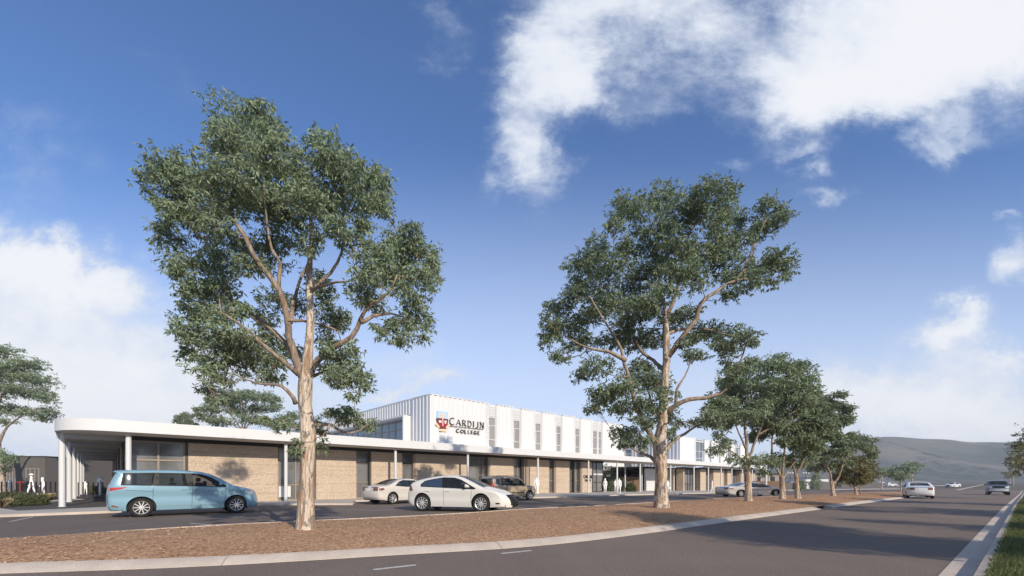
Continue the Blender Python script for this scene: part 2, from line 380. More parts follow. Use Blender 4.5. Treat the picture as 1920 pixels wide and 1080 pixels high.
# bed with a slight crown
bm_ = MB(); inner_f = offset(bed_front, .42); inner_b = offset(bed_back, -.10)
def lerp_line(line, n):
    d = [0]
    for a, b in zip(line[:-1], line[1:]): d.append(d[-1] + (b - a).length)
    out = []; j = 0
    for i in range(n):
        t = d[-1] * i / (n - 1)
        while j < len(d) - 2 and d[j + 1] < t: j += 1
        s = (t - d[j]) / max(d[j + 1] - d[j], 1e-6); out.append(line[j] + (line[j + 1] - line[j]) * s)
    return out
NA, NBB = 160, 12; rnd = random.Random(4)
fa, fb = lerp_line(inner_f, NA), lerp_line(inner_b, NA); vs = []
for i in range(NA):
    for k in range(NBB + 1):
        t = k / NBB; p = fa[i] + (fb[i] - fa[i]) * t
        hgt = .085 + .16 * math.sin(math.pi * t) ** .8 * min(1, (fb[i] - fa[i]).length / 4) + (rnd.uniform(-.02, .02) if 0 < k < NBB else 0)
        vs.append((p.x, p.y, zg(p.x, p.y) + hgt))
n = NBB + 1
bm_.add(vs, [(i * n + k, (i + 1) * n + k, (i + 1) * n + k + 1, i * n + k + 1) for i in range(NA - 1) for k in range(NBB)])
tag(bm_.build('garden_bed', M['mulch'], smooth=60), kind='structure')
def bed_z(x, y): return zg(x, y) + .12
cut1 = [i for i, p in enumerate(bed_front) if p.y > 19.5][0]
kprof = [(0, -.05), (.0, .012), (.06, .03), (.22, .085), (.42, .10), (.46, .06), (.46, -.05)]
# joints every 2.4 m: short kerb blocks in one run, two drain gaps
def blocks(name, line, prof, m, length, gap=.012):
    mb = MB(); n = len(prof); rows = [offset(line, o) for o, h in prof]; i = 0; d = 0; start = 0; segs = []
    for j in range(1, len(line)):
        d += (line[j] - line[j - 1]).length
        if d >= length or j == len(line) - 1: segs.append((start, j)); start = j; d = 0
    for a, b in segs:
        vs = []
        for i in range(a, b + 1):
            for (o, h), r in zip(prof, rows):
                p = r[i].copy()
                if i == a and b > a: p += (r[a + 1] - r[a]).normalized() * gap
                if i == b: p -= (r[b] - r[b - 1]).normalized() * gap
                vs.append((p.x, p.y, zg(p.x, p.y) + h))
        L = b - a
        fs = [(i * n + k, i * n + k + 1, (i + 1) * n + k + 1, (i + 1) * n + k) for i in range(L) for k in range(n - 1)]
        fs += [tuple(range(n)), tuple(L * n + k for k in range(n - 1, -1, -1))]
        mb.add(vs, fs)
    return tag(mb.build(name, m, smooth=40), kind='structure')
g1 = min(range(len(bed_front)), key=lambda i: (bed_front[i] - G(1545, 954.5).to_2d()).length)
blocks('bed_kerb', bed_front[:g1], kprof, M['concrete'], 4.8, .007)
blocks('bed_kerb', bed_front[g1 + 3:], kprof, M['concrete'], 4.8, .007)
bprof = [(.06, -.02), (.06, .10), (-.10, .115), (-.12, .05)]
cuts = [0] + [min(range(len(bed_back)), key=lambda i: (bed_back[i] - G(x, y).to_2d()).length) for x, y in ((1138, 950), (1300, 940.2), (1482, 930))] + [len(bed_back) - 1]
for a, b in zip(cuts[:-1], cuts[1:]):
    blocks('bed_kerb', bed_back[a + (1 if a else 0):b], bprof, M['concrete'], 3.0)
# verge kerb: flat channel, shaded face, pale top
vl = dense(rline, 2.0)
vl = [vl[0] + (vl[-1] - vl[0]) * i / 70 for i in range(71)]
blocks('verge_kerb', vl, [(0, -.06), (0, .012), (-.36, .004), (-.375, .115), (-.50, .13), (-.52, .05), (-.52, -.06)], M['concrete'], 3.0, .006)
vo = rk0 + rn * .50
verge = [vo + rd * -14, vo + rd * 130, vo + rd * 130 + rn * 60, vo + rd * -14 + rn * 60]
sheet('verge', verge, .115, M['soil'])
rng = np.random.default_rng(3)
def blades(name, pts, hmin, hmax, wid, m, lean=.5):
    N = len(pts); h = rng.uniform(hmin, hmax, N); a = rng.uniform(0, 6.283, N); l = rng.uniform(0, lean, N)
    d = np.stack([np.cos(a), np.sin(a)], 1); w = np.stack([-d[:, 1], d[:, 0]], 1) * wid
    V = np.zeros((N, 4, 3)); V[:, :, :2] = pts[:, None, :2]; V[:, :, 2] = pts[:, None, 2]
    V[:, 0, :2] -= w; V[:, 1, :2] += w
    V[:, 2, :2] += w * .5 + d * (l * h * .5)[:, None]; V[:, 2, 2] += h * .6
    V[:, 3, :2] += d * (l * h)[:, None]; V[:, 3, 2] += h
    return mesh_quads(name, V, np.repeat(rng.uniform(0, 1, N), 4), m)
def mesh_quads(name, V, rv, m, parent=None, order=(0, 1, 2, 3)):
    N = len(V); me = bpy.data.meshes.new(name); me.vertices.add(N * 4); me.vertices.foreach_set('co', V.reshape(-1).astype(np.float32))
    me.loops.add(N * 4); idx = (np.arange(N)[:, None] * 4 + np.array(order)[None]).reshape(-1)
    me.loops.foreach_set('vertex_index', idx.astype(np.int32)); me.polygons.add(N)
    me.polygons.foreach_set('loop_start', (np.arange(N) * 4).astype(np.int32))
    me.update(calc_edges=True); at = me.attributes.new('rnd', 'FLOAT', 'POINT'); at.data.foreach_set('value', rv.astype(np.float32))
    me.materials.append(m); o = bpy.data.objects.new(name, me); COL.objects.link(o); o.parent = parent; return o
T = rng.uniform(0, 1, 90000) ** 1.7 * 46 - 1.5; O = rng.uniform(0, 1, 90000) ** 1.3 * 5.0 + .02 * np.sin(T * 9) - .02
pts = np.stack([vo.x + rd.x * T + rn.x * O, vo.y + rd.y * T + rn.y * O, np.zeros_like(T)], 1)
pts[:, 2] = [zg(x, y) + .11 for x, y in pts[:, :2]]
tag(blades('grass', pts, .04, .095, .0055, M['grass'], .9), kind='stuff')
# loose bark chips over the near part of the bed
fa_, fb_ = np.array([(p.x, p.y) for p in fa]), np.array([(p.x, p.y) for p in fb]); NC = 42000
ii = rng.integers(0, int(NA * .80), NC); tt = rng.uniform(.0, 1.0, NC); fr_ = rng.uniform(0, 1, NC)
pf = fa_[ii] * (1 - fr_)[:, None] + fa_[ii + 1] * fr_[:, None]; pb = fb_[ii] * (1 - fr_)[:, None] + fb_[ii + 1] * fr_[:, None]
pp_ = pf + (pb - pf) * tt[:, None]; wdt = np.linalg.norm(pb - pf, axis=1)
zz = np.array([zg(x, y) for x, y in pp_]) + .085 + .16 * np.sin(np.pi * tt) ** .8 * np.minimum(1, wdt / 4) + .012
an = rng.uniform(0, 6.283, NC); ln_ = rng.uniform(.010, .028, NC); wd_ = rng.uniform(.006, .013, NC); ti = rng.uniform(-.35, .35, NC); tj = rng.uniform(-.35, .35, NC)
da = np.stack([np.cos(an), np.sin(an), ti], 1) * ln_[:, None]; db = np.stack([-np.sin(an), np.cos(an), tj], 1) * wd_[:, None]; c0 = np.concatenate([pp_, zz[:, None]], 1)
Vc = np.stack([c0 - da - db, c0 + da - db, c0 + da + db, c0 - da + db], 1)
M['chip'] = leafmat('bark_chip', (.33, .18, .098), (.58, .365, .225), 0.0)
tag(mesh_quads('bark_chips', Vc, np.repeat(rng.uniform(0, 1, NC), 4), M['chip']), kind='stuff')
# path along the college and dark paving beside it
P0 = Vector((-15.26, 28.2)); U2 = Vector((UX, UY)); V2 = Vector((-UY, UX))
def fac(t, s): return P0 + U2 * t + V2 * s
front_path = [Vector(p) for p in path_edge] + [Vector(p) for p in path_edge2] + [fac(112, -3), fac(112, 14), fac(-7.6, 14), fac(-7.6, -1.0), fac(-11, -2.3)]
g0 = gp((-400, 975), (0, 956.5))
front_path += [g0[1], g0[0]]
sheet('footpath', front_path, .1, M['path'], thick=.13)
edge = dense([Vector(p) for p in path_edge], .9)
blocks('path_kerb', edge, [(-.01, -.02), (-.01, .10), (.32, .106), (.33, .09)], M['concrete'], 2.2, .01)
blocks('path_kerb', dense([Vector(p) for p in path_edge2], .9), [(-.01, -.02), (-.01, .10), (.25, .106), (.26, .09)], M['concrete'], 2.4, .01)
sheet('forecourt', [g0[0], g0[1], fac(-11, -2.3), fac(-7.6, -1.0), fac(-7.6, 14), fac(-7.6, 60), fac(-70, 60), fac(-70, 0)], .094, M['dark_paving'])
sheet('concrete_apron', [G(x, y).to_2d() for x, y in ((80, 942), (112, 939.6), (122, 940.5), (150, 937.6), (160, 939), (80, 944.4))], .10, M['concrete'])
# painted lines
def line(a, b, w, name='bay_line', off=.008):
    d = (b - a).normalized(); nn_ = Vector((-d.y, d.x)) * w / 2
    return sheet(name, [a + nn_, b + nn_, b - nn_, a - nn_], off, M['line'])
for a, b in (((700, 1069), (780, 1060)), ((940, 1038.5), (996, 1032.8))): line(G(*a).to_2d(), G(*b).to_2d(), .1, 'lane_dash')
for a, b in (((18, 978.5), (62, 969.5)), ((355, 981.5), (440, 988)), ((505, 977.5), (548, 973.5)), ((590, 970), (690, 973)), ((690, 957.5), (775, 955)), ((1040, 950), (1120, 943.5)), ((1250, 940), (1330, 933)), ((980, 954.5), (1040, 948.5)), ((610, 954), (690, 956.5))):
    line(G(*a).to_2d(), G(*b).to_2d(), .08)
# pale verge strips and a cross street beyond the bed
for pts_ in (((1560, 919.2), (1710, 917.2), (1712, 915.8), (1560, 917)), ((1790, 919), (1846, 907.6), (1850, 907.6), (1800, 919)), ((1640, 911.8), (1790, 911), (1790, 909.9), (1640, 910.6)), ((1420, 919), (1560, 917.2), (1560, 915.2), (1420, 916.6))):
    sheet('pale_kerb_strip', [G(*p).to_2d() for p in pts_], .03, M['concrete'])
# hills
def ridge(px):
    xs = [600, 1000, 1300, 1400, 1480, 1560, 1600, 1655, 1700, 1780, 1820, 1870, 1920, 2050, 2300, 2700]
    ys = [12, 20, 26, 34, 48, 66, 79, 86, 84, 79, 74.5, 73.5, 74.5, 80, 70, 50]
    return np.interp(px, xs, ys)
NX, NY = 150, 60; vs = []
hr = random.Random(2); ph = [(hr.uniform(0, 6), hr.uniform(0, 6), hr.uniform(.6, 1.4)) for _ in range(10)]
for j in range(NY):
    v = j / (NY - 1); Y = 430 + 620 * v
    for i in range(NX):
        px = 500 + 2300 * i / (NX - 1); X = (px - 960) / F * Y * (1 if Y else 1)
        top = ridge(px) * 760 / F; s = min(1, v / .53); s = s * s * (3 - 2 * s)
        z = -1.2 + top * s * (Y / 760 if v < .53 else 1) * (1 if v < .53 else max(.3, 1 - (v - .53) * 1.0))
        fold = sum(math.sin(X / 75 * k + Y / 60 * k2 + a) for (a, k2, k) in ph) / 10
        z += fold * 9 * s * (1 - s * .75) + math.sin(X / 13) * math.sin(Y / 17 + 1) * .5 * s
        vs.append((X, Y, z))
mb = MB(); mb.add(vs, [(j * NX + i, j * NX + i + 1, (j + 1) * NX + i + 1, (j + 1) * NX + i) for j in range(NY - 1) for i in range(NX - 1)])
m = mat('hill_scrub', (.15, .13, .09), .95, .1); b = NB(m); v = b.coords('Object', (1, 1, 1))
n1 = b.noise(v, .009, 5, .6, .6); n2 = b.noise(v, .09, 4, .75)
col = b.ramp(n1, [(.36, (.060, .078, .082)), (.5, (.105, .112, .108)), (.68, (.165, .152, .130))])  # greyed, bluish tones hold part of the distance haze
scrub = b.math('MULTIPLY', b.math('GREATER_THAN', n2, .51), b.math('GREATER_THAN', b.noise(v, .006, 3, .5, .3), .50))
col = b.mix(b.math('MULTIPLY', scrub, .9), col, (.04, .055, .055)); b.color(col); b.bump(n2, 1, 2.0); M['hill'] = m
tag(mb.build('hills', M['hill'], smooth=180), kind='structure')
# ================================================================ college building (local frame: x along the front, y back, z up)
RZ = math.atan2(UY, UX); ORG = (P0.x, P0.y, 0)
def tx(px, s=0.0):                       # position along the front of what stands at photo column px, s behind the wall line
    r = (px - 960) / F; B = P0 + V2 * s
    return (r * B.y - B.x) / (UX - r * UY)
main = empty('college_building', ORG, RZ, 'long two-storey college building with a crest on its white ribbed corner above earth walls', 'building', 'college buildings')
wing = empty('college_building', fac(57.2, 0).to_3d(), RZ, 'far college wing beyond the courtyard gap, earth fins under a white upper storey', 'building', 'college buildings')
wing.location.z = zg(wing.location.x, wing.location.y)
ZB, ZP, ZS, ZF = -.5, 3.60, 3.86, 4.43   # base, panel top, soffit, top of the canopy edge
def panel(par, x0, x1, dep, top=ZP, base=ZB, m='earth'):
    mb = MB(); mb.box(x0, x1, 0, dep + .25, base, top); return mb.build('earth_panel', M[m], par, bevel=.015)
def window(par, x0, x1, y, z0, z1, xs=(), zs=(), fw=.07, fm='frame', gm='glass', name='window', dep=.12, pale=None):
    mb = MB()
    mb.box(x0, x0 + fw, y, y + dep, z0, z1); mb.box(x1 - fw, x1, y, y + dep, z0, z1)
    mb.box(x0 + fw, x1 - fw, y, y + dep, z0, z0 + fw); mb.box(x0 + fw, x1 - fw, y, y + dep, z1 - fw, z1)
    for a in xs: mb.box(a - fw / 2, a + fw / 2, y - .006, y + dep - .01, z0 + fw, z1 - fw)
    for a in zs: mb.box(x0 + fw, x1 - fw, y + .004, y + dep - .02, a - fw / 2, a + fw / 2)
    w = mb.build(name, M[fm], par)
    g = MB(); g.box(x0 + fw, x1 - fw, y + dep * .55, y + dep * .55 + .03, z0 + fw, z1 - fw); g.build('glass', M[gm], w)
    return w
D = .33
# dark bulkhead and back wall behind the openings
mb = MB(); mb.box(tx(235), tx(1132), -.02, .8, ZP, ZS - .005)
for k in range(17): xx = tx(235) + 3 + k * 2.6; mb.box(xx, xx + .02, -.026, -.02, ZP + .02, ZS - .03) if xx < tx(1130) else None
mb.build('bulkhead', M['dark_band'], main)
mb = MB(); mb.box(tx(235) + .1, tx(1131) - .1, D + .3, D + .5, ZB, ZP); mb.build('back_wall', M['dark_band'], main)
pan = [(353, 521), (593, 668), (697, 754), (779, 877), (918, 963), (990, 1029.4), (1043, 1068), (1092, 1110)]
for a, b_ in pan: panel(main, tx(a), tx(b_), D)
def post(par, a, b_, m='frame', s=.02, dep=.25, top=ZP):
    mb = MB(); mb.box(tx(a, s), tx(b_, s), s, s + dep, ZB, top); mb.build('post', M[m], par)
for a, b_, m_ in ((235.5, 241, 'frame'), (347.5, 353, 'dark_frame'), (692.5, 695.2, 'dark_frame'), (695.3, 697, 'frame'), (775, 779, 'frame'), (914.8, 918, 'frame'), (978, 981, 'dark_frame'), (982.5, 985, 'frame'), (986.5, 990, 'frame'), (1039.3, 1043, 'frame'), (1076, 1077.6, 'dark_frame'), (1088.4, 1092, 'frame'), (1110, 1112, 'dark_frame')):
    post(main, a, b_, m_)
wy = D - .05
window(main, tx(241), tx(347.5), .05, .1, ZP, (tx(297, .05),), (2.55,), .09)
window(main, tx(521, wy), tx(593, wy) + .1, wy, .1, ZP, (tx(554, wy),), (1.12, 2.75), .08)
mb = MB(); mb.box(tx(522.5, wy), tx(545, wy), wy - .01, wy + .02, .32, 1.05); mb.build('blind', M['white'], main)
window(main, tx(668, wy), tx(692, wy), wy, .1, ZP, (), (1.3, 2.72), .07)
window(main, tx(754, wy), tx(774, wy), wy, .1, ZP, (), (2.7,), .07)
window(main, tx(880, wy), tx(914, wy), wy, .1, ZP, (tx(896, wy), tx(905, wy)), (2.72,), .09)
window(main, tx(963, wy), tx(977, wy), wy, .1, ZP, (tx(970, wy),), (2.72,), .09)
window(main, tx(1029.4, wy), tx(1039.6, wy), wy, .1, ZP, (), (1.4, 2.72), .09)
window(main, tx(1068, wy), tx(1076, wy), wy, .1, ZP, (), (1.4, 2.72), .07, 'dark_frame')
window(main, tx(1077.5, wy), tx(1088.6, wy), wy, .1, ZP, (), (1.4, 2.72), .09)
wj = window(main, tx(1112), tx(1131), .02, .05, ZP, (tx(1119),), (1.2, 2.75), .06, 'dark_frame')
mb = MB(); mb.box(tx(1113), tx(1118.4), .0, .02, 2.08, 2.26); mb.box(tx(1120), tx(1130), .0, .02, 2.08, 2.26); mb.build('manifestation_strip', M['white'], wj)
# left return wall: dark glazing bays
mb = MB(); mb.box(tx(235.5), tx(235.5) + .2, .1, 40, ZP, ZS - .005); mb.build('bulkhead', M['dark_band'], main)
xl = tx(235.5) + .02
for k in range(9):
    y0 = .3 + k * 4.2
    mb = MB(); fw = .09
    for yy in (y0, y0 + 1.35, y0 + 2.7): mb.box(xl, xl + .12, yy, yy + fw, .1, ZP)
    mb.box(xl + .01, xl + .11, y0 + fw, y0 + 2.7, 2.6, 2.69); mb.box(xl + .01, xl + .11, y0 + fw, y0 + 2.7, .1, .2)
    w = mb.build('window', M['frame'], main); g = MB(); g.box(xl + .06, xl + .09, y0 + fw, y0 + 2.7, .15, ZP); g.build('glass', M['glass'], w)
    mb = MB(); mb.box(xl - .04, xl + .3, y0 + 2.8, y0 + 4.18, ZB, ZP); mb.build('earth_panel', M['dark_band' if k % 2 == 0 else 'earth'], main)
# right end of the ground floor, lower roof
mb = MB(); mb.box(tx(1131) - .02, tx(1131) + .13, .16, 14, ZB, ZS - .005); mb.build('end_wall', M['dark_band'], main)
mb = MB(); mb.box(tx(235.5) + .05, tx(1131), .3, 40, ZS + .02, 4.30); mb.build('lower_roof', M['white_metal'], main)
# ---- upper storey
XU0, XU1, ZU = 11.54, 40.97, 8.56
UYF = -.30                                # cladding line, a touch in front of the wall below
def cladding(par, x0, x1, y, z0, z1, pitch=.50, name='cladding', thick=.2, skew=0):
    mb = MB(); mb.box(x0, x1, y, y + thick, z0, z1); n = max(1, round((x1 - x0) / pitch)); d = (x1 - x0) / n
    for i in range(n):
        a = x0 + d * (i + .5); w = d * .32
        mb.add([(a - w, y, z0), (a - w * .38, y - .085, z0), (a + w * .38, y - .085, z0), (a + w, y, z0), (a - w, y, z1), (a - w * .38, y - .085, z1), (a + w * .38, y - .085, z1), (a + w, y, z1)],
               [(0, 1, 5, 4), (1, 2, 6, 5), (2, 3, 7, 6), (0, 3, 2, 1), (4, 5, 6, 7)])
    mb.box(x0, x1, y - .092, y + thick + .004, z1, z1 + .06)
    return mb.build(name, M['cladding'], par)
slots = [(912.5, 932), (959.6, 977.8), (1001, 1016.8), (1040.5, 1054.5), (1076.3, 1089.3), (1108, 1130)]
tu = lambda px: tx(px, UYF)
XU0 = tu(806.0); XU1 = tu(1168)
prev = XU0
for a, b_ in slots:
    cladding(main, prev, tu(a), UYF, 3.9, ZU); prev = tu(b_)
cladding(main, prev, XU1, UYF, 3.9, ZU)
for i, (a, b_) in enumerate(slots):
    x0, x1 = tu(a), tu(b_); yy = UYF + .12
    fin = x0 + (x1 - x0) * (.24 if i < 5 else .20)
    w = window(main, fin, x1 - .1, yy, 4.2, 7.38, () if i < 5 else (fin + (x1 - fin) * .45, fin + (x1 - fin) * .62), (5.25, 6.55), .07, 'white_metal', 'glass_pale')
    if i < 5:
        mb = MB(); mb.box(fin + .12, fin + .17, yy - .01, yy + .05, 5.3, 6.5); mb.build('mullion', M['white_metal'], w)
    mb = MB(); mb.box(fin, x1 - .1, yy, yy + .1, 7.39, ZU - .02)
    for k in range(5): mb.box(fin + .06, x1 - .16, yy - .04, yy, 7.46 + k * .2, 7.56 + k * .2)
    mb.build('louvre_panel', M['white_metal'], main)
    mb = MB(); mb.box(x0 + .04, fin - .03, UYF + .02, UYF + .09, 4.0, ZU + .12); mb.build('screen', M['screen'], main)
    if i == 5:
        mb = MB(); mb.box(fin + (x1 - fin) * .46, fin + (x1 - fin) * .6, yy - .06, yy - .02, 4.2, ZU); mb.build('screen', M['screen'], main)
    mb = MB(); mb.box(x1 - .1, x1, UYF + .05, yy + .2, 4.0, ZU); mb.build('reveal', M['white_metal'], main)
# left face of the upper storey with its projecting window box
def cladding_left(par, x, y0, y1, z0, z1, pitch=.5, thick=.2):
    mb = MB(); mb.box(x, x + thick, y0, y1, z0, z1); n = max(1, round((y1 - y0) / pitch)); d = (y1 - y0) / n
    for i in range(n):
        a = y0 + d * (i + .5); w = d * .27
        mb.add([(x, a - w, z0), (x - .05, a - w * .62, z0), (x - .05, a + w * .62, z0), (x, a + w, z0), (x, a - w, z1), (x - .05, a - w * .62, z1), (x - .05, a + w * .62, z1), (x, a + w, z1)],
               [(0, 1, 5, 4), (1, 2, 6, 5), (2, 3, 7, 6), (0, 3, 2, 1), (4, 5, 6, 7)])
    mb.box(x - .056, x + thick, y0, y1, z1, z1 + .06); return mb.build('cladding', M['cladding'], par)
XL = XU0; y_a = UYF + .21
cladding_left(main, XL, y_a, 2.62, 3.9, ZU)
mb = MB(); mb.box(XL - .02, XL + .1, 2.62, 2.76, 3.9, ZU + .03); mb.build('joint_strip', M['white_metal'], main)
yw0, yw1, zh = 2.78, 25.0, 7.12
cladding_left(main, XL, yw0, 40, zh + .1, ZU); 
cladding_left(main, XL, yw1 + .3, 40, 3.9, zh + .08)
mb = MB()
mb.box(XL - .72, XL + .35, yw0, yw0 + .16, 4.0, zh); mb.box(XL - .72, XL + .35, yw1, yw1 + .16, 4.0, zh); mb.box(XL - .72, XL + .35, yw0 + .16, yw1, zh - .14, zh)
mb.build('window_box', M['white'], main)
nb_ = 8; step = (yw1 - yw0 - .32) / nb_
for k in range(nb_):
    y0 = yw0 + .17 + k * step; y1 = y0 + step - .01; x = XL + .12; fw = .08; mb = MB()
    mb.box(x, x + .1, y0, y0 + fw * 1.8, 4.2, zh - .15); mb.box(x, x + .1, y0 + fw * 1.8, y1, 6.05, 6.05 + fw); mb.box(x + .01, x + .09, (y0 + y1) / 2 - .03, (y0 + y1) / 2 + .03, 4.2, zh - .15)
    w = mb.build('window', M['frame'], main)
    mb = MB(); mb.box(x + .04, x + .07, y0 + fw * 1.8, y1, 4.2, zh - .15); mb.build('glass', M['glass_blue'], w)
mb = MB(); mb.box(XL + .21, XU1 - .02, y_a + .02, 39.8, 8.1, 8.3); mb.build('upper_roof', M['white_metal'], main)
mb = MB(); mb.box(XU1 - .22, XU1 - .02, y_a, 39.8, 3.9, ZU); mb.build('end_wall', M['cladding'], main)
# ---- crest and lettering: one sign fixed to the white corner
sgn = empty('college_sign', (fac(tu(806), UYF - .10)).to_3d() + Vector((0, 0, 5.2)), RZ, 'school crest and dark CARDIJN COLLEGE lettering on the white corner of the upper storey', 'sign', 'college signs')
def textmesh(name, s, size, x, z, par, m, depth=.03, bold=0, sx=1.0, spacing=1.0):
    cu = bpy.data.curves.new(name, 'FONT'); cu.body = s; cu.size = size; cu.extrude = depth; cu.offset = bold; cu.space_character = spacing
    tmp = bpy.data.objects.new('tmp', cu); COL.objects.link(tmp); dg = bpy.context.evaluated_depsgraph_get()
    me = bpy.data.meshes.new_from_object(tmp.evaluated_get(dg)); bpy.data.objects.remove(tmp); me.name = name; me.materials.clear(); me.materials.append(m)
    o = bpy.data.objects.new(name, me); COL.objects.link(o); o.parent = par; o.rotation_euler = (R(90), 0, 0); o.location = (x, -.02, z); o.scale = (sx, 1, 1); return o
# strokes of the capitals (unit box), drawn as flared bars
def stroke(mb, pts, w, x0, z0, sx, sz, d0=-.05, d1=.02):
    for (a, b_), (c, d) in zip(pts[:-1], pts[1:]):
        p = Vector((x0 + a * sx, z0 + b_ * sz)); q = Vector((x0 + c * sx, z0 + d * sz)); t = (q - p).normalized(); nn_ = Vector((-t.y, t.x)) * w / 2; e = t * w * .22
        poly = [p - e + nn_, q + e + nn_, q + e - nn_, p - e - nn_]
        mb.prism([(v_.x, v_.y) for v_ in poly], lambda A, B, Dp: (A, Dp, B), d0, d1)
def arc(cx, cy, rx, ry, a0, a1, n=10): return [(cx + rx * math.cos(R(a0 + (a1 - a0) * i / n)), cy + ry * math.sin(R(a0 + (a1 - a0) * i / n))) for i in range(n + 1)]
GL = {'C': [(1.0, arc(.5, .5, .45, .5, 48, 312), .78)], 'A': [(.6, [(.02, 0), (.5, 1)], 0), (1.15, [(.5, 1), (.98, 0)], 0), (.55, [(.2, .35), (.8, .35)], 0)],
      'R': [(1.15, [(.18, 0), (.18, 1)], 0), (.7, [(.18, 1), (.5, 1)] + arc(.5, .76, .3, .24, 90, -90) + [(.18, .52)], 0), (1.1, [(.45, .5), (.95, 0)], 0)],
      'D': [(1.15, [(.15, 0), (.15, 1)], 0), (.85, [(.15, 1), (.4, 1)] + arc(.4, .5, .5, .5, 90, -90) + [(.15, 0)], 0)],
      'I': [(1.2, [(.5, 0), (.5, 1)], 0)], 'J': [(1.15, [(.72, 1), (.72, .08), (.55, -.08), (.12, -.08)], 0)],
      'N': [(.65, [(.12, 0), (.12, 1)], 0), (1.2, [(.12, 1), (.88, 0)], 0), (.65, [(.88, 0), (.88, 1)], 0)],
      'O': [(1.0, arc(.5, .5, .45, .5, 0, 360, 16), 0)], 'L': [(1.2, [(.2, 1), (.2, 0)], 0), (.7, [(.2, 0), (.85, 0)], 0)],
      'E': [(1.2, [(.2, 1), (.2, 0)], 0), (.7, [(.2, 0), (.85, 0)], 0), (.7, [(.2, 1), (.8, 1)], 0), (.6, [(.2, .52), (.68, .52)], 0)],
      'G': [(1.0, arc(.5, .5, .45, .5, 48, 345), 0), (1.0, [(.94, .38), (.6, .38)], 0), (.9, [(.9, .38), (.9, .12)], 0)]}
WD = {'I': .42, 'J': .80, 'L': .8, 'E': .8}
def lettering(par, word, x, z, h, w, gap, big=1.0, fit=1.0):
    wfac = (fit - gap * (len(word) - 1)) / sum(h * (big if i == 0 else 1) * WD.get(c, 1.0) for i, c in enumerate(word))
    for i, ch in enumerate(word):
        hh = h * (big if i == 0 else 1); ww = hh * wfac * WD.get(ch, 1.0); mb = MB()
        for st, pts_, _ in GL[ch]: stroke(mb, pts_, w * st, x, z, ww, hh)
        for st, pts_, _ in GL[ch]:                       # serifs on upright ends
            if len(pts_) == 2 and abs(pts_[0][0] - pts_[1][0]) < .01 and ch in 'RDINLE':
                for e in pts_: stroke(mb, [(e[0] - .13 / max(.3, WD.get(ch, 1)), e[1]), (e[0] + .13 / max(.3, WD.get(ch, 1)), e[1])], w * .5, x, z, ww, hh)
        mb.build('letter', M['letter'], par); x += ww + gap
    return x
def sx_(px): return tu(px) - tu(806)
kz = 1.0
cx0, cx1 = sx_(818), sx_(838.2); cw = cx1 - cx0; mid = (cx0 + cx1) / 2
zt, zm, zb = 7.26 - 5.2, 6.60 - 5.2, 5.84 - 5.2
fn = lambda A, B, Dp: (A, Dp, B)
sh_low = [(cx0, zm)] + [(mid - cw / 2 * math.cos(R(a)) ** .75, zm - (zm - zb) * math.sin(R(a)) ** 1.15) for a in range(10, 90, 10)] + [(mid, zb)] + [(mid + cw / 2 * math.cos(R(a)) ** .75, zm - (zm - zb) * math.sin(R(a)) ** 1.15) for a in range(80, 0, -10)] + [(cx1, zm)]
crest = MB(); crest.prism([(cx0, zm), (cx1, zm), (cx1, zt), (cx0, zt)], fn, -.05, .03, 0)
crest.prism(sh_low, fn, -.05, .03, 1)
grow = lambda P_, k: [(mid + (a - mid) * k, (zm + zb) / 2 + .1 + (c - (zm + zb) / 2 - .1) * k) for a, c in P_]
crest.prism(grow(sh_low, 1.09), fn, -.035, .03, 4)
crest.box(cx0, cx1, -.058, -.05, zm - .03, zm + .05, 4)
cz = [(.0, zb + .28, zt - .2)]
crest.box(mid - .045, mid + .045, -.08, -.058, zb + .18, zt - .14, 2)
for hh, ww in ((zt - .32, .20), (zt - .52, .30)): crest.box(mid - ww, mid + ww, -.075, -.058, hh - .05, hh + .05, 2)
for hh, ww in ((zt - .32, .20), (zt - .52, .30)):
    for sg in (-1, 1): crest.lathe([(0, -.078), (.06, -.078), (.06, -.055)], 10, 'y', (mid + sg * ww, 0, hh), 2)
crest.lathe([(0, -.078), (.065, -.078), (.065, -.055)], 10, 'y', (mid, 0, zt - .12), 2)
crest.box(cx0 + .15, mid - .12, -.07, -.05, zm - .32, zm - .13, 3); crest.box(mid + .16, cx1 - .15, -.07, -.05, zm - .24, zm - .1, 3); crest.box(mid + .2, cx1 - .22, -.07, -.05, zm - .38, zm - .24, 3)
for sg in (-1, 1): crest.prism([(mid + sg * .38, zb - .04), (mid + sg * .70, zb + .26), (mid + sg * .58, zb + .40), (mid + sg * .29, zb + .09)], fn, -.06, .02, 2)
crest.prism([(mid - .36, zb - .27), (mid + .36, zb - .27), (mid + .36, zb - .08), (mid - .36, zb - .08)], fn, -.065, .02, 2)
crest.build('crest', [M['crest_blue'], M['crest_red'], M['gold'], M['white'], M['letter']], sgn)
xe = lettering(sgn, 'CARDIJN', sx_(841.5), 6.22 - 5.2, .50, .060, .11, 1.18, fit=sx_(906) - sx_(841.5))
wid_target = sx_(906); 
mb = MB(); mb.box(sx_(842), sx_(904.5), -.05, .02, 6.08 - 5.2, 6.11 - 5.2); mb.build('rule', M['letter'], sgn)
lettering(sgn, 'COLLEGE', sx_(854), 5.60 - 5.2, .27, .062, .10, 1.12, fit=sx_(898) - sx_(854))
# small wall sign by the entrance
sg2 = empty('college_sign', fac(tx(1094), -.01).to_3d() + Vector((0, 0, 1.3)), RZ, 'small dark CARDIJN COLLEGE lettering on the earth panel beside the entrance glazing', 'sign', 'college signs')
w2 = tx(1109.5) - tx(1094)
lettering(sg2, 'CARDIJN', 0, .42, .30, .075, .07, 1.1, fit=w2); lettering(sg2, 'COLLEGE', w2 * .15, .05, .18, .06, .06, 1.1, fit=w2 * .7)
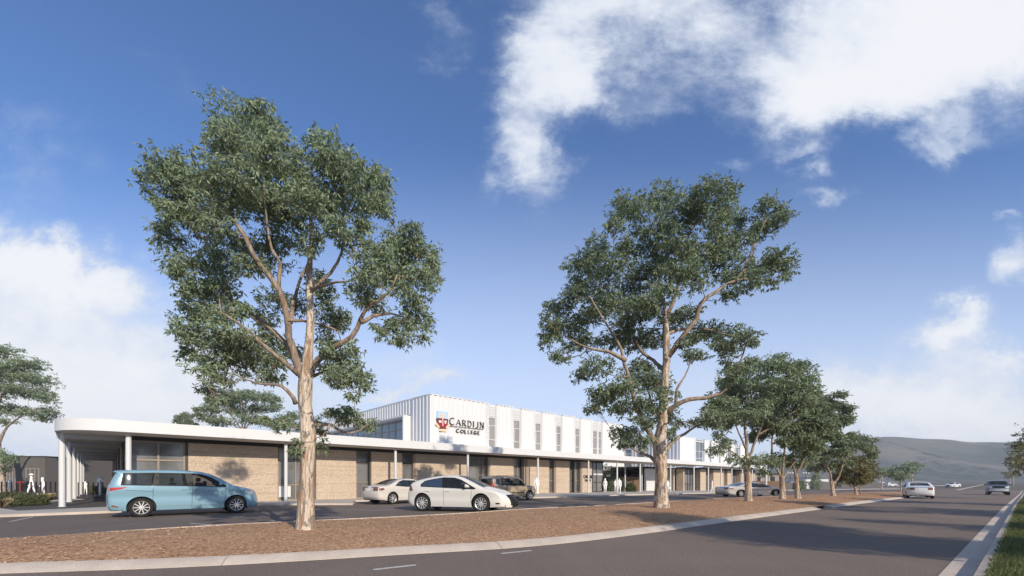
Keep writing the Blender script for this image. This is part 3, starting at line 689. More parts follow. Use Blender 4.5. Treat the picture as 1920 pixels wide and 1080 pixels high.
# ---- far wing: fins and dark glazing
wt = lambda px, s=0.0: tx(px, s) - 57.2
DW = .9
for a, b_ in ((1281.5, 1283.6), (1313, 1323.5), (1338, 1351), (1352.6, 1358), (1364, 1371.5), (1389, 1394.5), (1402, 1416)): panel(wing, wt(a), wt(b_), DW, base=-.6)
for a, b_, n_ in ((1283.6, 1313, 5), (1323.5, 1338, 2), (1358, 1364, 1), (1371.5, 1389, 4), (1394.5, 1402, 1)):
    x0, x1 = wt(a) + .02, wt(b_) - .02; window(wing, x0, x1, DW - .05, -.1, ZP, [x0 + (x1 - x0) * (k + 1) / (n_ + 1) for k in range(n_)], (1.1, 2.75), .09, 'dark_frame')
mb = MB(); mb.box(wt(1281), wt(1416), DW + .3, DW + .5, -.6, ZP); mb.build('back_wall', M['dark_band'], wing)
mb = MB(); mb.box(wt(1281), wt(1416), -.02, DW + .3, ZP, ZS - .005); mb.build('bulkhead', M['dark_band'], wing)
mb = MB(); mb.box(wt(1281.5), wt(1281.5) + .25, DW + .26, 2.9, -.6, ZP); mb.build('earth_panel', M['earth'], wing)
# grey entry wall set back, white post
mb = MB(); mb.box(tx(1213, 2.9) - 57.2, wt(1281), 2.9, 3.1, -.6, 3.55); mb.build('entry_wall', M['screen'], wing)
mb = MB(); mb.box(tx(1210.6, 2.85) - 57.2, tx(1213, 2.85) - 57.2, 2.8, 3.1, -.6, 3.55); mb.build('post', M['white_metal'], wing)
mb = MB(); mb.box(tx(1204, 3.2) - 57.2, wt(1416), 3.12, 12, ZP - .02, ZS); mb.build('lower_roof', M['dark_band'], wing)
# courtyard range behind: low pale fascia, dark band, windows
yb = 9.0; xa, xb = tx(1133, yb) - 57.2, tx(1215, yb) - 57.2
mb = MB(); mb.box(xa - 3, xb, yb - .15, yb + 4, 3.35, 4.05); mb.build('fascia', M['shaded_fascia'], wing)
mb = MB(); mb.box(xa - 3, xb, yb - .1, yb + .1, 2.95, 3.34); mb.build('bulkhead', M['dark_band'], wing)
k = 0
for a, b_ in ((1136, 1151), (1152, 1160), (1160, 1168), (1169, 1179), (1183, 1196), (1197, 1204), (1205, 1211)):
    window(wing, tx(a, yb) - 57.2, tx(b_, yb) - 57.2, yb, -.3, 2.95, (), (1.35,), .1, 'dark_frame', 'glass_blue')
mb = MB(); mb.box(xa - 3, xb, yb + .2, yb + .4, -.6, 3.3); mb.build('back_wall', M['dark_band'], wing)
# upper storey of the wing
ZW = 8.3 - zg(*fac(60, 0)); wslots = [(1300, 1321), (1328, 1334), (1345, 1351), (1362, 1371), (1376, 1388)]
prev = wt(1275, UYF)
for a, b_ in wslots:
    cladding(wing, prev, wt(a, UYF), UYF, 3.9, ZW, .7); prev = wt(b_, UYF)
    x0, x1 = wt(a, UYF), wt(b_, UYF); window(wing, x0 + .3, x1 - .05, UYF + .3, 4.2, ZW - .05, [x0 + .3 + (x1 - x0 - .4) * f for f in ((.33, .66) if x1 - x0 > 3 else (.5,))], (5.4, 6.6), .07, 'white_metal', 'glass_blue')
    mb = MB(); mb.box(x0 + .03, x0 + .9 if x1 - x0 > 2 else x0 + .6, UYF + .02, UYF + .08, 4.0, ZW + .1); mb.build('screen', M['screen'], wing)
cladding(wing, prev, wt(1400, UYF), UYF, 3.9, ZW, .7)
xw = wt(1275, UYF)
for y0, y1 in ((y_a, 5.9), (7.2, 8.2), (9.4, 22)): cladding_left(wing, xw, y0, y1, 3.9, ZW, .6)
for y0, y1 in ((5.9, 7.2), (8.2, 9.4)):
    mb = MB(); mb.box(xw, xw + .2, y0, y1, 6.9, ZW); mb.box(xw + .02, xw + .12, y0, y0 + .1, 4, 6.9); mb.box(xw + .02, xw + .12, y1 - .1, y1, 4, 6.9); mb.box(xw + .02, xw + .12, y0 + .1, y1 - .1, 6.2, 6.28)
    w = mb.build('window', M['white_metal'], wing); mb = MB(); mb.box(xw + .06, xw + .09, y0 + .1, y1 - .1, 4, 6.9); mb.build('glass', M['glass_blue'], w)
mb = MB(); mb.box(xw + .2, wt(1400, UYF), y_a + .02, 22, ZW - .5, ZW - .3); mb.build('upper_roof', M['white_metal'], wing)
mb = MB(); mb.box(-16, xw - .05, 9.6, 10, 4.1, 6.6)
mb.build('rear_wall', M['cladding'], wing)
# ---- covered walkway
can = empty('covered_walkway', ORG, RZ, 'long flat white canopy with rounded left end, on slim columns along the college front', 'canopy')
YF, XR = -1.95, tx(1436, -1.95); rad = 2.1; xl0 = -9.98
outer = [(XR, YF)] + [(x, YF) for x in (60, 20, 0)] + [(xl0 + rad - rad * math.sin(R(a)), YF + rad - rad * math.cos(R(a))) for a in range(0, 91, 6)] + [(xl0, 34)]
inner = [(tx(235.5) + .06, 34), (tx(235.5) + .06, .29), (tx(1131) + .02, .29), (tx(1131) + .02, 2.2), (tx(1213, 2.85), 2.2), (tx(1213, 2.85), 2.79), (wt(1281) + 57.2, 2.79), (wt(1281) + 57.2, -.03), (XR, -.03)]
mb = MB(); mb.prism(outer + inner, lambda a, c, d: (a, c, d), ZS, ZF - .05); mb.build('roof_slab', M['white'], can)
lip = [(a, c) for a, c in outer]
mb = MB(); ln = [Vector(p) for p in outer]
out2 = offset(ln, .05); vs = []
rows = [(offset(ln, .05), ZS - .012), (offset(ln, .05), ZF), (offset(ln, -.10), ZF), (offset(ln, -.10), ZF - .06)]
if (out2[3] - ln[3]).y > 0: rows = [([2 * l - p for l, p in zip(ln, r)], z) for r, z in rows]
for i in range(len(ln)):
    for r, z in rows: vs.append((r[i].x, r[i].y, z))
mb.add(vs + [(r.x, r.y, ZS - .012) for r in ([2 * l - p for l, p in zip(ln, offset(ln, .05))] if False else ln)], [(i * 4 + k, i * 4 + k + 1, (i + 1) * 4 + k + 1, (i + 1) * 4 + k) for i in range(len(ln) - 1) for k in range(3)])
nb0 = len(ln) * 4
mb.f += [(i * 4, (i + 1) * 4, nb0 + i + 1, nb0 + i) for i in range(len(ln) - 1)]; mb.m += [0] * (len(ln) - 1)
mb.build('fascia', M['white'], can, smooth=35)
so_in = [(a + (.10 if a < -7 else 0), c + .16 if c < 10 else c) for a, c in outer]
mb = MB(); mb.prism(so_in[:-1] + [(xl0 + .10, 34)] + inner, lambda a, c, d: (a, c, d), ZS - .035, ZS - .004); mb.build('soffit', M['soffit'], can)
def column(x, y, r, base):
    mb = MB(); mb.lathe([(0, base), (r * 1.25, base), (r * 1.25, base + .02), (r, base + .025), (r, ZS - .04)], 16, 'z', (x, y, 0)); return mb.build('column', M['white_metal'], can, smooth=40)
def gz(t, s): p = fac(t, s); return zg(p.x, p.y)
cols = [tx(px, -1.45) for px in (241, 536, 741.5, 877, 1008.5, 1103.3, 1157, 1200, 1257, 1301, 1328, 1352, 1372)]
cols += [cols[-1] + 5.4 * k for k in range(1, 5)]
for x in cols: column(x, -1.45, .10 if x > -5 else .12, gz(x, -1.45) + .09)
for px in (1172, 1203.3, 1263.5): xx = tx(px, 1.3); column(xx, 1.3, .09, gz(xx, 1.3) + .09)
for k in range(6):
    yy = .66 + 6.6 * k; column(-9.79, yy, .13, .09)
    mb = MB(); mb.box(-10.0, tx(235.5) + .03, yy - .12, yy + .12, ZS - .30, ZS - .037); mb.build('beam', M['beam'], can)
# ---- other background buildings
def block(label, px0, px1, Y, ztop, m, dep, door=()):
    a = W(px0, HZ, Y); x1 = W(px1, HZ, Y).x
    e = empty('classroom_block', (a.x, Y, 0), 0, label, 'building', 'flat-roofed blocks behind the left fence')
    mb = MB(); mb.box(0, x1 - a.x, 0, dep, -.2, ztop); mb.build('wall', M[m], e)
    mb = MB(); mb.box(-.05, x1 - a.x + .05, -.05, dep + .05, ztop, ztop + .12); mb.build('roof', M['dark_band' if m == 'grey_wall' else m], e)
    for p0, p1, z0, z1 in door:
        q0, q1 = W(p0, HZ, Y).x - a.x, W(p1, HZ, Y).x - a.x
        window(e, q0, q1, -.06, z0, z1, [q0 + (q1 - q0) * k / 3 for k in (1, 2)], (), .1, 'taupe_wall', 'grey_wall', 'door')
    return e
block('dark grey flat-roofed block at the far left behind the fence', -120, 84.5, 52, 4.25, 'grey_wall', 14, ((13, 30, .1, 2.9), (49, 74, .1, 2.9)))
block('low taupe block right of the dark grey block, seen past the canopy columns', 84.8, 159, 60, 4.3, 'taupe_wall', 14, ((86, 99, .6, 1.6),))
block('taller taupe block framed under the end of the canopy', 158.5, 232, 66, 5.35, 'taupe_wall', 10)
rb = empty('shed', (W(1425, HZ, 104).x, 104, -.65), 0, 'low brown building with dark openings behind the far paling fence', 'building')
q = lambda px: W(px, HZ, 104).x - W(1425, HZ, 104).x
mb = MB(); mb.box(q(1412), q(1468), 0, 8, -.3, 3.6); mb.build('wall', M['taupe_wall'], rb)
mb = MB(); mb.box(q(1411), q(1469), -.3, 8.3, 3.6, 3.8); mb.build('roof', M['dark_band'], rb)
for a, b_ in ((1420, 1427.5), (1443, 1452.5)):
    mb = MB(); mb.box(q(a), q(b_), -.06, -.005, .6, 3.0); mb.build('window', M['dark_band'], rb)
rb2 = empty('long_shed', (W(1508, HZ, 150).x, 150, -.65), 0, 'long low shed with a white roof edge beyond the dark fence', 'building')
q2 = lambda px: W(px, HZ, 150).x - W(1508, HZ, 150).x
mb = MB(); mb.box(q2(1480), q2(1556), 0, 10, -.2, 1.7); mb.build('wall', M['taupe_wall'], rb2)
mb = MB(); mb.box(q2(1508), q2(1552), -.4, 10.4, 1.7, 2.5); mb.build('roof', M['white'], rb2)
# ================================================================ trees
def leaf_cloud(name, sprays, tone, per, L, Wd, droop, m, parent, rng, nlist=None):
    C_ = np.repeat(sprays, per, 0); N = len(C_); t = np.repeat(tone, per)
    d = rng.normal(size=(N, 3)); d /= np.linalg.norm(d, axis=1)[:, None]; d[:, 2] -= droop; d /= np.linalg.norm(d, axis=1)[:, None]
    r = rng.normal(size=(N, 3)); s = np.cross(d, r); s /= np.linalg.norm(s, axis=1)[:, None] + 1e-9
    l = (L * rng.uniform(.65, 1.3, N))[:, None]; w = (Wd * rng.uniform(.75, 1.25, N))[:, None]
    b0 = C_ + d * l * .12
    V = np.stack([b0, b0 + d * l * .42 + s * w * .5, b0 + d * l, b0 + d * l * .42 - s * w * .5], 1)
    rv = np.clip(.55 * rng.uniform(0, 1, N) + .45 * t, 0, 1)
    return mesh_quads(name, V, np.repeat(rv, 4), m, parent)
def tree(name, label, base, trunk, limbs, clumps, spx=42, leaf=(.15, .034), per=7, dens=1.0, seed=1, droop=.7, lm='leaf', bm_='bark',
         group='gum trees standing in the mulch bed', cat='tree', twig=.012, depth=2.0, forkmax=None, bz=None, lbm='bark_brown'):
    """base: (pixel x, pixel y) of the foot; trunk/limbs: pixel polylines with offsets away from the eye; clumps: (x, y, rx, ry) in pixels"""
    rg = np.random.default_rng(seed); g = bz if bz is not None else G(*base); D = g.y; k = D / F
    foot = Vector((g.x, g.y, g.z + (.10 if bz is None else 0)))
    e = empty(name, foot, 0, label, cat, group)
    def P3(px, py, dy=0.0): return W(px, py, D + dy) - foot
    nodes = []                                # (pos, radius, level)
    wood = MB()
    def addpath(pts, r0, r1, n, lvl, jitter=0.0):
        pts = [Vector(p) for p in pts]; out = []
        for i in range(len(pts) - 1):          # catmull-rom
            p0 = pts[max(i - 1, 0)]; p1 = pts[i]; p2 = pts[i + 1]; p3 = pts[min(i + 2, len(pts) - 1)]
            st = max(2, min(9, int((p2 - p1).length / (.22 if lvl < 2 else .16))))
            for q_ in range(st):
                t = q_ / st
                out.append(.5 * ((2 * p1) + (p2 - p0) * t + (2 * p0 - 5 * p1 + 4 * p2 - p3) * t * t + (3 * p1 - p0 - 3 * p2 + p3) * t ** 3))
        out.append(pts[-1])
        if jitter:
            for i in range(1, len(out) - 1): out[i] += Vector(rg.normal(size=3)) * jitter
        L_ = len(out); rads = [r0 + (r1 - r0) * (i / (L_ - 1)) ** .8 for i in range(L_)]
        return out, rads
    # trunk
    tp = [P3(x, y, 0) for x, y, r in trunk]; tr = [r * k for x, y, r in trunk]
    tp[0].z = -.12
    out, _ = addpath(tp, 1, 1, 0, 0); zs = [p.z for p in tp]
    rad = [float(np.interp(p.z, zs, tr)) for p in out]
    tk = MB()
    fl = [r * (1 + .35 * math.exp(-max(0, p.z) / .22) ) for p, r in zip(out, rad)]
    tk.tube(out, fl, 18)
    # gentle lumps so that the trunk is no plain cone
    lump = [(rg.uniform(0, 6.28), rg.uniform(1, 4), rg.uniform(.02, .06)) for _ in range(6)]
    nv = []
    for i, v in enumerate(tk.v):
        kk = i // 18; c = out[min(kk, len(out) - 1)]; a = 2 * math.pi * (i % 18) / 18; f_ = 1 + sum(am * math.sin(fr * 1.7 * v[2] + (1 + j % 3) * a + ph_) for j, (ph_, fr, am) in enumerate(lump)) * .8
        nv.append((c.x + (v[0] - c.x) * f_, c.y + (v[1] - c.y) * f_, v[2]))
    tk.v = nv
    trk = tk.build('trunk', M[bm_], e, smooth=180)
    for p, r in list(zip(out, rad))[len(out) // 3:]: nodes.append((p, r, 0))
    nodes_foot = max(p.z for p in out) * .12
    for lb in limbs:
        r0, pts = lb[0], lb[1]; q = [P3(*p) for p in pts]
        o_, r_ = addpath(q, r0 * k * .74, max(.008, r0 * k * .14), 8, 1, .012); w = MB(); w.tube(o_, r_, 9); w.build('limb', M[lbm], e, smooth=180)
        for p, r in zip(o_[2:], r_[2:]): nodes.append((p, r, 1))
    # clumps
    cl = []
    xs = [c[0] for c in clumps]; cxm = (min(xs) + max(xs)) / 2; hw = (max(xs) - min(xs)) / 2 + 1
    for c in clumps:
        x, y, rx, ry = c[:4]; dy = c[4] if len(c) > 4 else float(rg.uniform(-1, 1)) * depth * math.sqrt(max(.05, 1 - ((x - cxm) / hw) ** 2))
        ctr = P3(x, y, dy); cl.append((ctr, rx * k * (1 + dy / D), ry * k * (1 + dy / D)))
    order = sorted(range(len(cl)), key=lambda i: min((cl[i][0] - n[0]).length for n in nodes))
    SP = []; TN = []; tw = MB()
    for i in order:
        ctr, rx, ry = cl[i]; best = None; bc = 1e9
        for j, (p, r, lv) in enumerate(nodes):
            dd = ctr - p; c_ = dd.length * (1.0 + (.9 if dd.z < -.05 * dd.length else 0) + (.25 if lv > 1 else 0))
            if p.z < nodes_foot: c_ *= 3
            if c_ < bc: bc = c_; best = j
        p, r, lv = nodes[best]; dd = ctr - p; L_ = dd.length
        rr = min(r * .6, twig * .8 + .011 * L_)
        midp = p + dd * .5 + Vector((rg.normal() * .10 * L_, rg.normal() * .10 * L_, (-.10 + rg.uniform(-.1, .1)) * L_))
        o_, r_ = addpath([p, midp, ctr], rr, max(.006, rr * .3), 6, 2, .02 * min(1, L_)); tw.tube(o_, r_, 6, cap=False)
        for a, b_ in zip(o_[1:], r_[1:]): nodes.append((a, b_, 2))
        ns = max(5, int(50 * dens * (rx * ry) / (.42 * .32)))
        # sub-clusters: leaf tufts at the ends of short twigs, more of them outside and on top
        nt = max(4, int(7 + 3 * rx / .5)); ctrs = []
        for _ in range(nt):
            v_ = rg.normal(size=3); v_ /= np.linalg.norm(v_); v_[2] = v_[2] * .85 + .12; rad_ = rg.uniform(.45, .92)
            tip = ctr + Vector((v_[0] * rx * rad_, v_[1] * rx * rad_, v_[2] * ry * rad_)); ctrs.append(tip)
            st = o_[int(len(o_) * rg.uniform(.55, .95)) if len(o_) > 2 else -1]
            q1 = (st + tip) * .5 + Vector((0, 0, -.05 * (tip - st).length)); tw.tube([st, q1, tip], [.007 * (1 + twig * 20), .005, .003], 4, cap=False)
        ctrs = np.array([tuple(c) for c in ctrs]); sel = rg.integers(0, nt, ns)
        sp = ctrs[sel] + np.clip(rg.normal(size=(ns, 3)), -1.5, 1.5) * np.array([rx * .33, rx * .33, ry * .29])
        tone = rg.uniform(.15, .85) * .5 + .5 * rg.uniform(.1, .9, nt)[sel]
        SP.append(sp); TN.append(tone)
    tw.build('branch', M[lbm], e, smooth=180)
    leaf_cloud('crown', np.concatenate(SP), np.concatenate(TN), per, leaf[0], leaf[1], droop, M[lm], e, rg)
    return e
def cc(lst, s, ox, oy, g=1.0): return [(ox + c[0] / s, oy + c[1] / s, c[2] / s * g, c[3] / s * g) + tuple(c[4:]) for c in lst]
def lp(r, pts, s, ox, oy): return (r, [(ox + p[0] / s, oy + p[1] / s, p[2] if len(p) > 2 else 0) for p in pts])
# near gum (crop coordinates x1.8 from 250,160)
A = (1.8, 250, 160)
T1 = [(370,130,110,80),(440,90,70,55),(320,170,80,70),(400,60,50,30),(470,150,60,60),(300,110,50,45),(360,210,80,60),(450,210,70,60),
 (640,210,75,70),(620,165,40,30),(690,260,70,60),(760,300,75,65),(820,320,55,60),(840,390,45,50),(800,370,60,50),(700,330,80,60),
 (110,260,75,45),(60,265,45,30),(40,290,30,15),(170,300,80,60),(100,330,60,35),(80,375,30,18),(250,320,100,70),(330,290,90,75),(430,310,100,70),(540,270,80,70),(580,330,70,60),(600,390,80,60),
 (520,370,80,60),(650,400,70,55),(720,410,70,60),(770,450,45,45),(690,470,60,45),(400,370,90,60),(300,390,90,60),(200,390,70,50),(150,450,70,50),(110,500,45,45),(210,470,80,50),(290,460,70,45),(160,530,40,28),
 (480,430,70,45),(570,480,70,50),(600,530,50,40),(510,520,60,45),(440,560,85,55),(400,610,60,40),(200,580,85,50),(150,620,45,35),(290,600,80,50),(340,540,60,40),
 (740,540,50,45),(880,520,60,50),(940,520,50,50),(980,570,55,55),(910,590,80,60),(830,600,80,60),(960,650,70,60),(870,660,80,60),(790,640,60,55),(760,690,45,50),(1000,640,35,40),(1010,610,25,35),
 (930,720,70,50),(960,790,60,50),(900,800,55,45),(900,860,50,30),(840,820,30,30),(790,735,35,25),(820,740,40,30),(970,850,25,20),
 (240,700,85,55),(190,680,40,35),(310,690,60,45),(210,770,70,60),(170,830,40,45),(230,850,60,45),(300,770,70,50),(190,910,35,35),(290,840,60,40),(350,850,70,50),(330,900,90,60),(420,880,80,55),(260,930,55,40),
 (470,945,60,45),(380,950,80,45),(300,980,60,35),(240,970,45,30),(460,990,40,22),(250,1030,35,35),(280,1055,35,20),(360,750,40,30),
 (700,920,70,50),(660,950,45,40),(730,980,60,50),(770,1000,40,35),(690,990,50,35),(740,1045,30,18),(650,890,35,30),(740,890,30,30),
 (480,720,60,45,1.3),(640,700,50,40,1.2),(660,780,60,45,1.3),(620,650,40,30,1.4),(560,740,40,35,1.5),(450,790,50,40,1.5),(700,800,40,35,1.2),(640,850,40,30,1.4),(540,900,50,35,1.4),(450,845,25,18,.5)]
T1 = [(x, y + 16 * max(0, 1 - (y - 160) / 330), rx, ry * (.88 if y < 300 else 1)) + tuple(r_) for x, y, rx, ry, *r_ in cc(T1, *A)] + [(544,797,17,11,-.3),(530,788,10,8,-.2),(492,786,16,9,.3),(520,802,11,8,0),(556,842,14,10,-.4),(562,828,10,8,-.3),(600,812,12,14,.6),(606,838,12,10,.4),(597,790,14,10,.6),(612,778,10,7,.6),
  (630,770,16,10,.3),(645,768,18,11,.2),(660,778,18,11,.3),(672,790,17,11,.3),(688,797,14,10,.4),(698,802,9,7,.4),(640,786,13,9,.2),(622,778,10,8,.2),(655,790,14,8,.3),(700,790,8,6,.4)]
LT1 = [lp(11.5, [(588,990),(590,930),(598,800),(592,640,.1),(600,560,.1),(598,430,.2),(590,330,.2),(560,230,.2)], *A), lp(11, [(572,985),(548,920),(528,850),(520,780,-.3),(490,690,-.5),(430,610,-.7),(380,520,-.8),(330,420,-.8),(340,250,-.8)], *A),
 lp(8.5, [(556,960),(520,880,.2),(440,800,.5),(330,720,.7),(250,640,.8),(200,590,.8)], *A), lp(10, [(596,980),(620,925),(680,885,-.3),(735,850,-.5),(765,790,-.6),(800,740,-.7),(860,700,-.7),(890,640,-.7)], *A),
 lp(6, [(768,800,-.6),(810,780,-.5),(870,770,-.3),(940,790,-.2)], *A), lp(6.5, [(556,975),(500,925,-.4),(430,870,-.7),(350,800,-.9),(300,770,-1),(290,720,-1)], *A), lp(6, [(548,1075),(520,1030,-.2),(480,1010,-.3),(420,1005,-.4),(340,975,-.5)], *A),
 lp(6, [(592,700),(640,660,.4),(690,600,.6),(705,530,.7),(700,420,.8)], *A), lp(5, [(595,690),(660,670,-.5),(740,655,-.8),(780,640,-.9)], *A), lp(6.5, [(530,800),(548,710,.6),(570,640,.7),(610,560,.8),(650,480,.9)], *A),
 lp(5, [(490,690,-.5),(495,600,-.6),(470,560,-.7),(450,470,-.8),(440,300,-.8)], *A), lp(5, [(600,985),(650,965,.5),(690,985,.6),(730,1000,.6)], *A), lp(5, [(522,790,-.3),(600,800,.3),(690,830,.6),(700,900,.7)], *A),
 lp(5.5, [(330,720,.7),(300,640,.5),(240,520,.3),(170,450,.2),(130,330,.1)], *A), (6, [(583,798,0),(600,797,-.05),(622,798,-.1),(640,808,-.1),(655,813,0),(672,808,.1),(690,796,.2)]), (3.5, [(618,798,-.1),(606,814,-.1),(592,822,0)])]
tree('gum_tree', 'biggest and nearest gum tree, pale peeling trunk just right of the blue van', (573, 1011),
     [(572, 1012, 16.5), (573, 970, 15), (575, 920, 14.2), (577, 870, 13.2), (578, 820, 13), (573, 760, 12), (572, 715, 12.5), (576, 690, 9.6), (579, 650, 8), (582, 604, 6.8), (580, 515, 5.2), (583, 470, 4.4)], LT1, T1, leaf=(.122, .034), per=7, dens=2.0, seed=5, twig=.009, depth=1.5)
# second gum (crop x1.687 from 1000,320)
B_ = (1.687, 1000, 320)
T2 = [(330,90,60,40),(420,80,60,45),(500,65,65,40),(580,60,60,40),(620,110,45,45),(540,130,70,50),(450,150,70,50),(370,160,60,40),(280,110,50,45),(255,160,35,28),(590,170,50,45),(640,160,25,30),
 (740,120,50,38),(770,145,45,32),(720,175,40,32),(690,205,25,20),(780,110,25,20),(770,270,50,35),(800,310,35,35),(730,300,45,35),(690,345,40,30),(765,350,45,16),(620,390,50,22),(640,330,50,35),(600,300,60,40),(590,240,60,45),(640,215,35,32),
 (200,250,60,45),(140,290,45,35),(250,300,70,50),(180,350,70,50),(300,240,50,40),(290,370,70,50),(370,330,70,50),(240,420,70,40),(440,300,70,50),(450,230,60,45),(530,250,65,50),(510,330,60,45),(390,240,60,45),(340,420,60,40),(420,390,60,40),
 (90,430,55,38),(60,480,35,33),(110,500,65,45),(50,540,35,35),(90,590,38,26),(170,470,50,40),(150,550,50,36),(200,620,60,36),(150,650,32,20),(250,540,60,36),(210,420,60,40),(130,400,40,30),
 (300,480,60,40),(370,440,50,36),(320,540,70,36),(380,530,50,33),(440,480,50,36),(480,450,40,28),(540,510,60,32),(490,540,40,28),(610,520,60,32),(680,520,42,26),(640,560,60,22),(520,580,45,22),(590,555,40,20),(700,540,20,16),
 (350,660,70,45),(280,690,70,42),(220,710,48,33),(200,750,38,22),(310,750,70,36),(380,730,70,38),(420,780,45,36),(350,790,38,26),(330,620,45,30),(400,680,40,35),(185,700,20,18),
 (300,840,48,36),(340,855,38,30),(280,860,36,22),(430,830,22,22),(455,800,20,18),(580,760,48,36),(540,780,45,32),(565,800,38,20),(600,735,35,25),(510,800,25,16),(640,640,40,30),(620,610,30,25)]
LT2 = [lp(10.5, [(408,880),(405,800),(415,660),(424,580),(418,460,.2),(400,350,.3),(390,250,.4)], *B_), lp(8, [(392,870),(350,800,-.4),(325,740,-.6),(300,650,-.7),(275,560,-.9),(240,500,-1),(180,400,-1)], *B_), lp(8, [(425,590),(470,530,-.3),(515,470,-.5),(530,420,-.6),(590,375,-.6),(650,345,-.6),(750,345,-.5)], *B_),
 lp(7, [(420,770),(450,745,-.3),(490,725,-.5),(560,715,-.6),(610,690,-.7),(650,620,-.8),(670,560,-.8),(690,530,-.8)], *B_), lp(6, [(292,600,-.8),(240,575,-1),(170,560,-1),(110,530,-1.1)], *B_), lp(5.5, [(392,930),(372,905,.2),(340,895,.3),(300,870,.3),(285,850,.3)], *B_),
 lp(6, [(418,885),(445,855,.3),(480,830,.4),(530,800,.5),(570,770,.6)], *B_), lp(6, [(420,470,.2),(450,390,.3),(470,290,.3),(500,180,.3),(540,100,.3)], *B_), lp(5.5, [(420,640),(380,600,.6),(340,570,.8),(300,480,1),(280,330,1)], *B_), lp(5, [(450,745,-.3),(455,690,-.2),(480,650,-.1),(500,600,0)], *B_),
 lp(5, [(640,350,-.6),(680,290,-.5),(700,230,-.4),(740,150,-.4)], *B_), lp(6, [(405,830),(395,780,.6),(370,720,.8),(350,660,.9)], *B_), lp(5, [(416,520,.1),(470,500,.5),(540,500,.7),(620,520,.8)], *B_)]
tree('gum_tree', 'second largest gum tree, mid-bed in front of the gap between the white upper storeys', (1240, 962),
     [(1240, 963, 13.2), (1240, 920, 11.5), (1239, 880, 11), (1238, 850, 11.5), (1237, 830, 12), (1241, 800, 9.6), (1245, 750, 8.2), (1246, 711, 7.6), (1250, 664, 6.6), (1247, 592, 5)], LT2, [(x, y + 10 * max(0, 1 - (y - 340) / 200), rx, ry) for x, y, rx, ry in cc(T2, *B_)], leaf=(.17, .052), per=7, dens=1.05, seed=8, twig=.014, depth=2.4, lm='leaf_dark')
# smaller trees of the row
def dome(cx, cy, rx, ry, n, seed, r=.34, lobes=0, flat=1.0):
    rr = random.Random(seed); out = []
    for i in range(n):
        while True:
            a, b_ = rr.uniform(-1, 1), rr.uniform(-1, 1)
            if a * a + b_ * b_ < 1 and (a * a + b_ * b_ > .12 or rr.random() < .5): break
        s = rr.uniform(.75, 1.25); out.append((cx + a * rx * .9, cy + b_ * ry * .9, rx * r * s, rx * r * s * .72 * flat))
    return out
t3 = dome(1432, 742, 100, 70, 44, 3, .22) + dome(1450, 700, 70, 34, 16, 5, .24) + [(1352,838,16,11),(1338,848,14,10),(1364,824,14,9),(1372,858,14,8),(1418,862,26,11),(1400,868,18,9),(1434,858,18,9),(1352,790,22,18),(1368,770,24,20),(1345,815,12,10),(1350,745,20,18),(1500,690,22,18),(1512,720,20,20)]
tree('gum_tree', 'leafy gum tree in front of the silver sedan, third from the left in the bed', (1403, 947), [(1404, 948, 6.6), (1402, 900, 5.2), (1400, 872, 5.4), (1401, 855, 4.6)],
     [(4.6, [(1401,862,0),(1400,830,.1),(1397,790,.2),(1410,740,.3),(1430,690,.4)]), (4, [(1401,868,0),(1415,830,-.2),(1432,790,-.4),(1450,740,-.6)]), (3, [(1398,872,0),(1385,856,.2),(1365,842,.4),(1350,838,.5)]), (3, [(1398,840,0),(1380,800,-.5),(1365,770,-.7)]), (3, [(1402,880,0),(1412,866,.5),(1420,860,.6)]), (3.2,[(1420,815,-.1),(1450,800,-.2),(1490,770,-.3)])],
     t3, leaf=(.22, .062), per=6, dens=.68, seed=11, twig=.02, depth=3.0)
t4 = dome(1475, 775, 70, 66, 34, 13, .25) + [(1446,868,20,9),(1480,870,18,9),(1460,860,22,11),(1432,885,14,8),(1508,850,18,10),(1520,790,20,22),(1522,750,22,20),(1515,820,18,14)]
tree('gum_tree', 'gum tree forking low at the front of the silver sedan', (1468, 943), [(1468, 943.5, 5.2), (1466, 910, 4.2), (1466, 892, 4.4)],
     [(3.6, [(1466,896,0),(1455,876,.1),(1447,855,.2),(1450,800,.3),(1460,740,.4)]), (3.6, [(1466,893,0),(1470,860,-.1),(1474,820,-.3),(1490,770,-.4)]), (2.5, [(1468,900,0),(1480,880,.5),(1500,855,.6)])], t4, leaf=(.25, .075), per=6, dens=.6, seed=14, twig=.02, depth=2.6, lm='leaf_dark')
t5 = dome(1512, 800, 46, 50, 26, 17, .3) + dome(1548, 790, 34, 44, 14, 18, .34) + [(1500,868,18,10),(1480,858,16,9),(1520,860,16,10),(1535,840,16,12)]
tree('gum_tree', 'slim gum tree with a split trunk, left of the small white hatchback', (1496, 941), [(1497, 941.5, 4.8), (1494, 910, 3.6), (1492, 888, 3.8)],
     [(3.2, [(1492,892,0),(1487,865,0),(1490,820,.2),(1500,770,.3)]), (3, [(1493,890,0),(1504,868,-.2),(1515,840,-.3),(1520,790,-.3)])], t5, leaf=(.27, .08), per=6, dens=.6, seed=19, twig=.02, depth=2.2, lm='leaf_dark')
t6 = dome(1560, 778, 36, 36, 24, 23, .3) + dome(1550, 835, 42, 30, 18, 29, .3) + [(1600,830,24,10),(1620,840,18,9),(1632,850,12,9),(1590,820,22,10),(1575,738,12,9),(1570,870,24,10),(1540,875,20,10),(1612,824,20,9)]
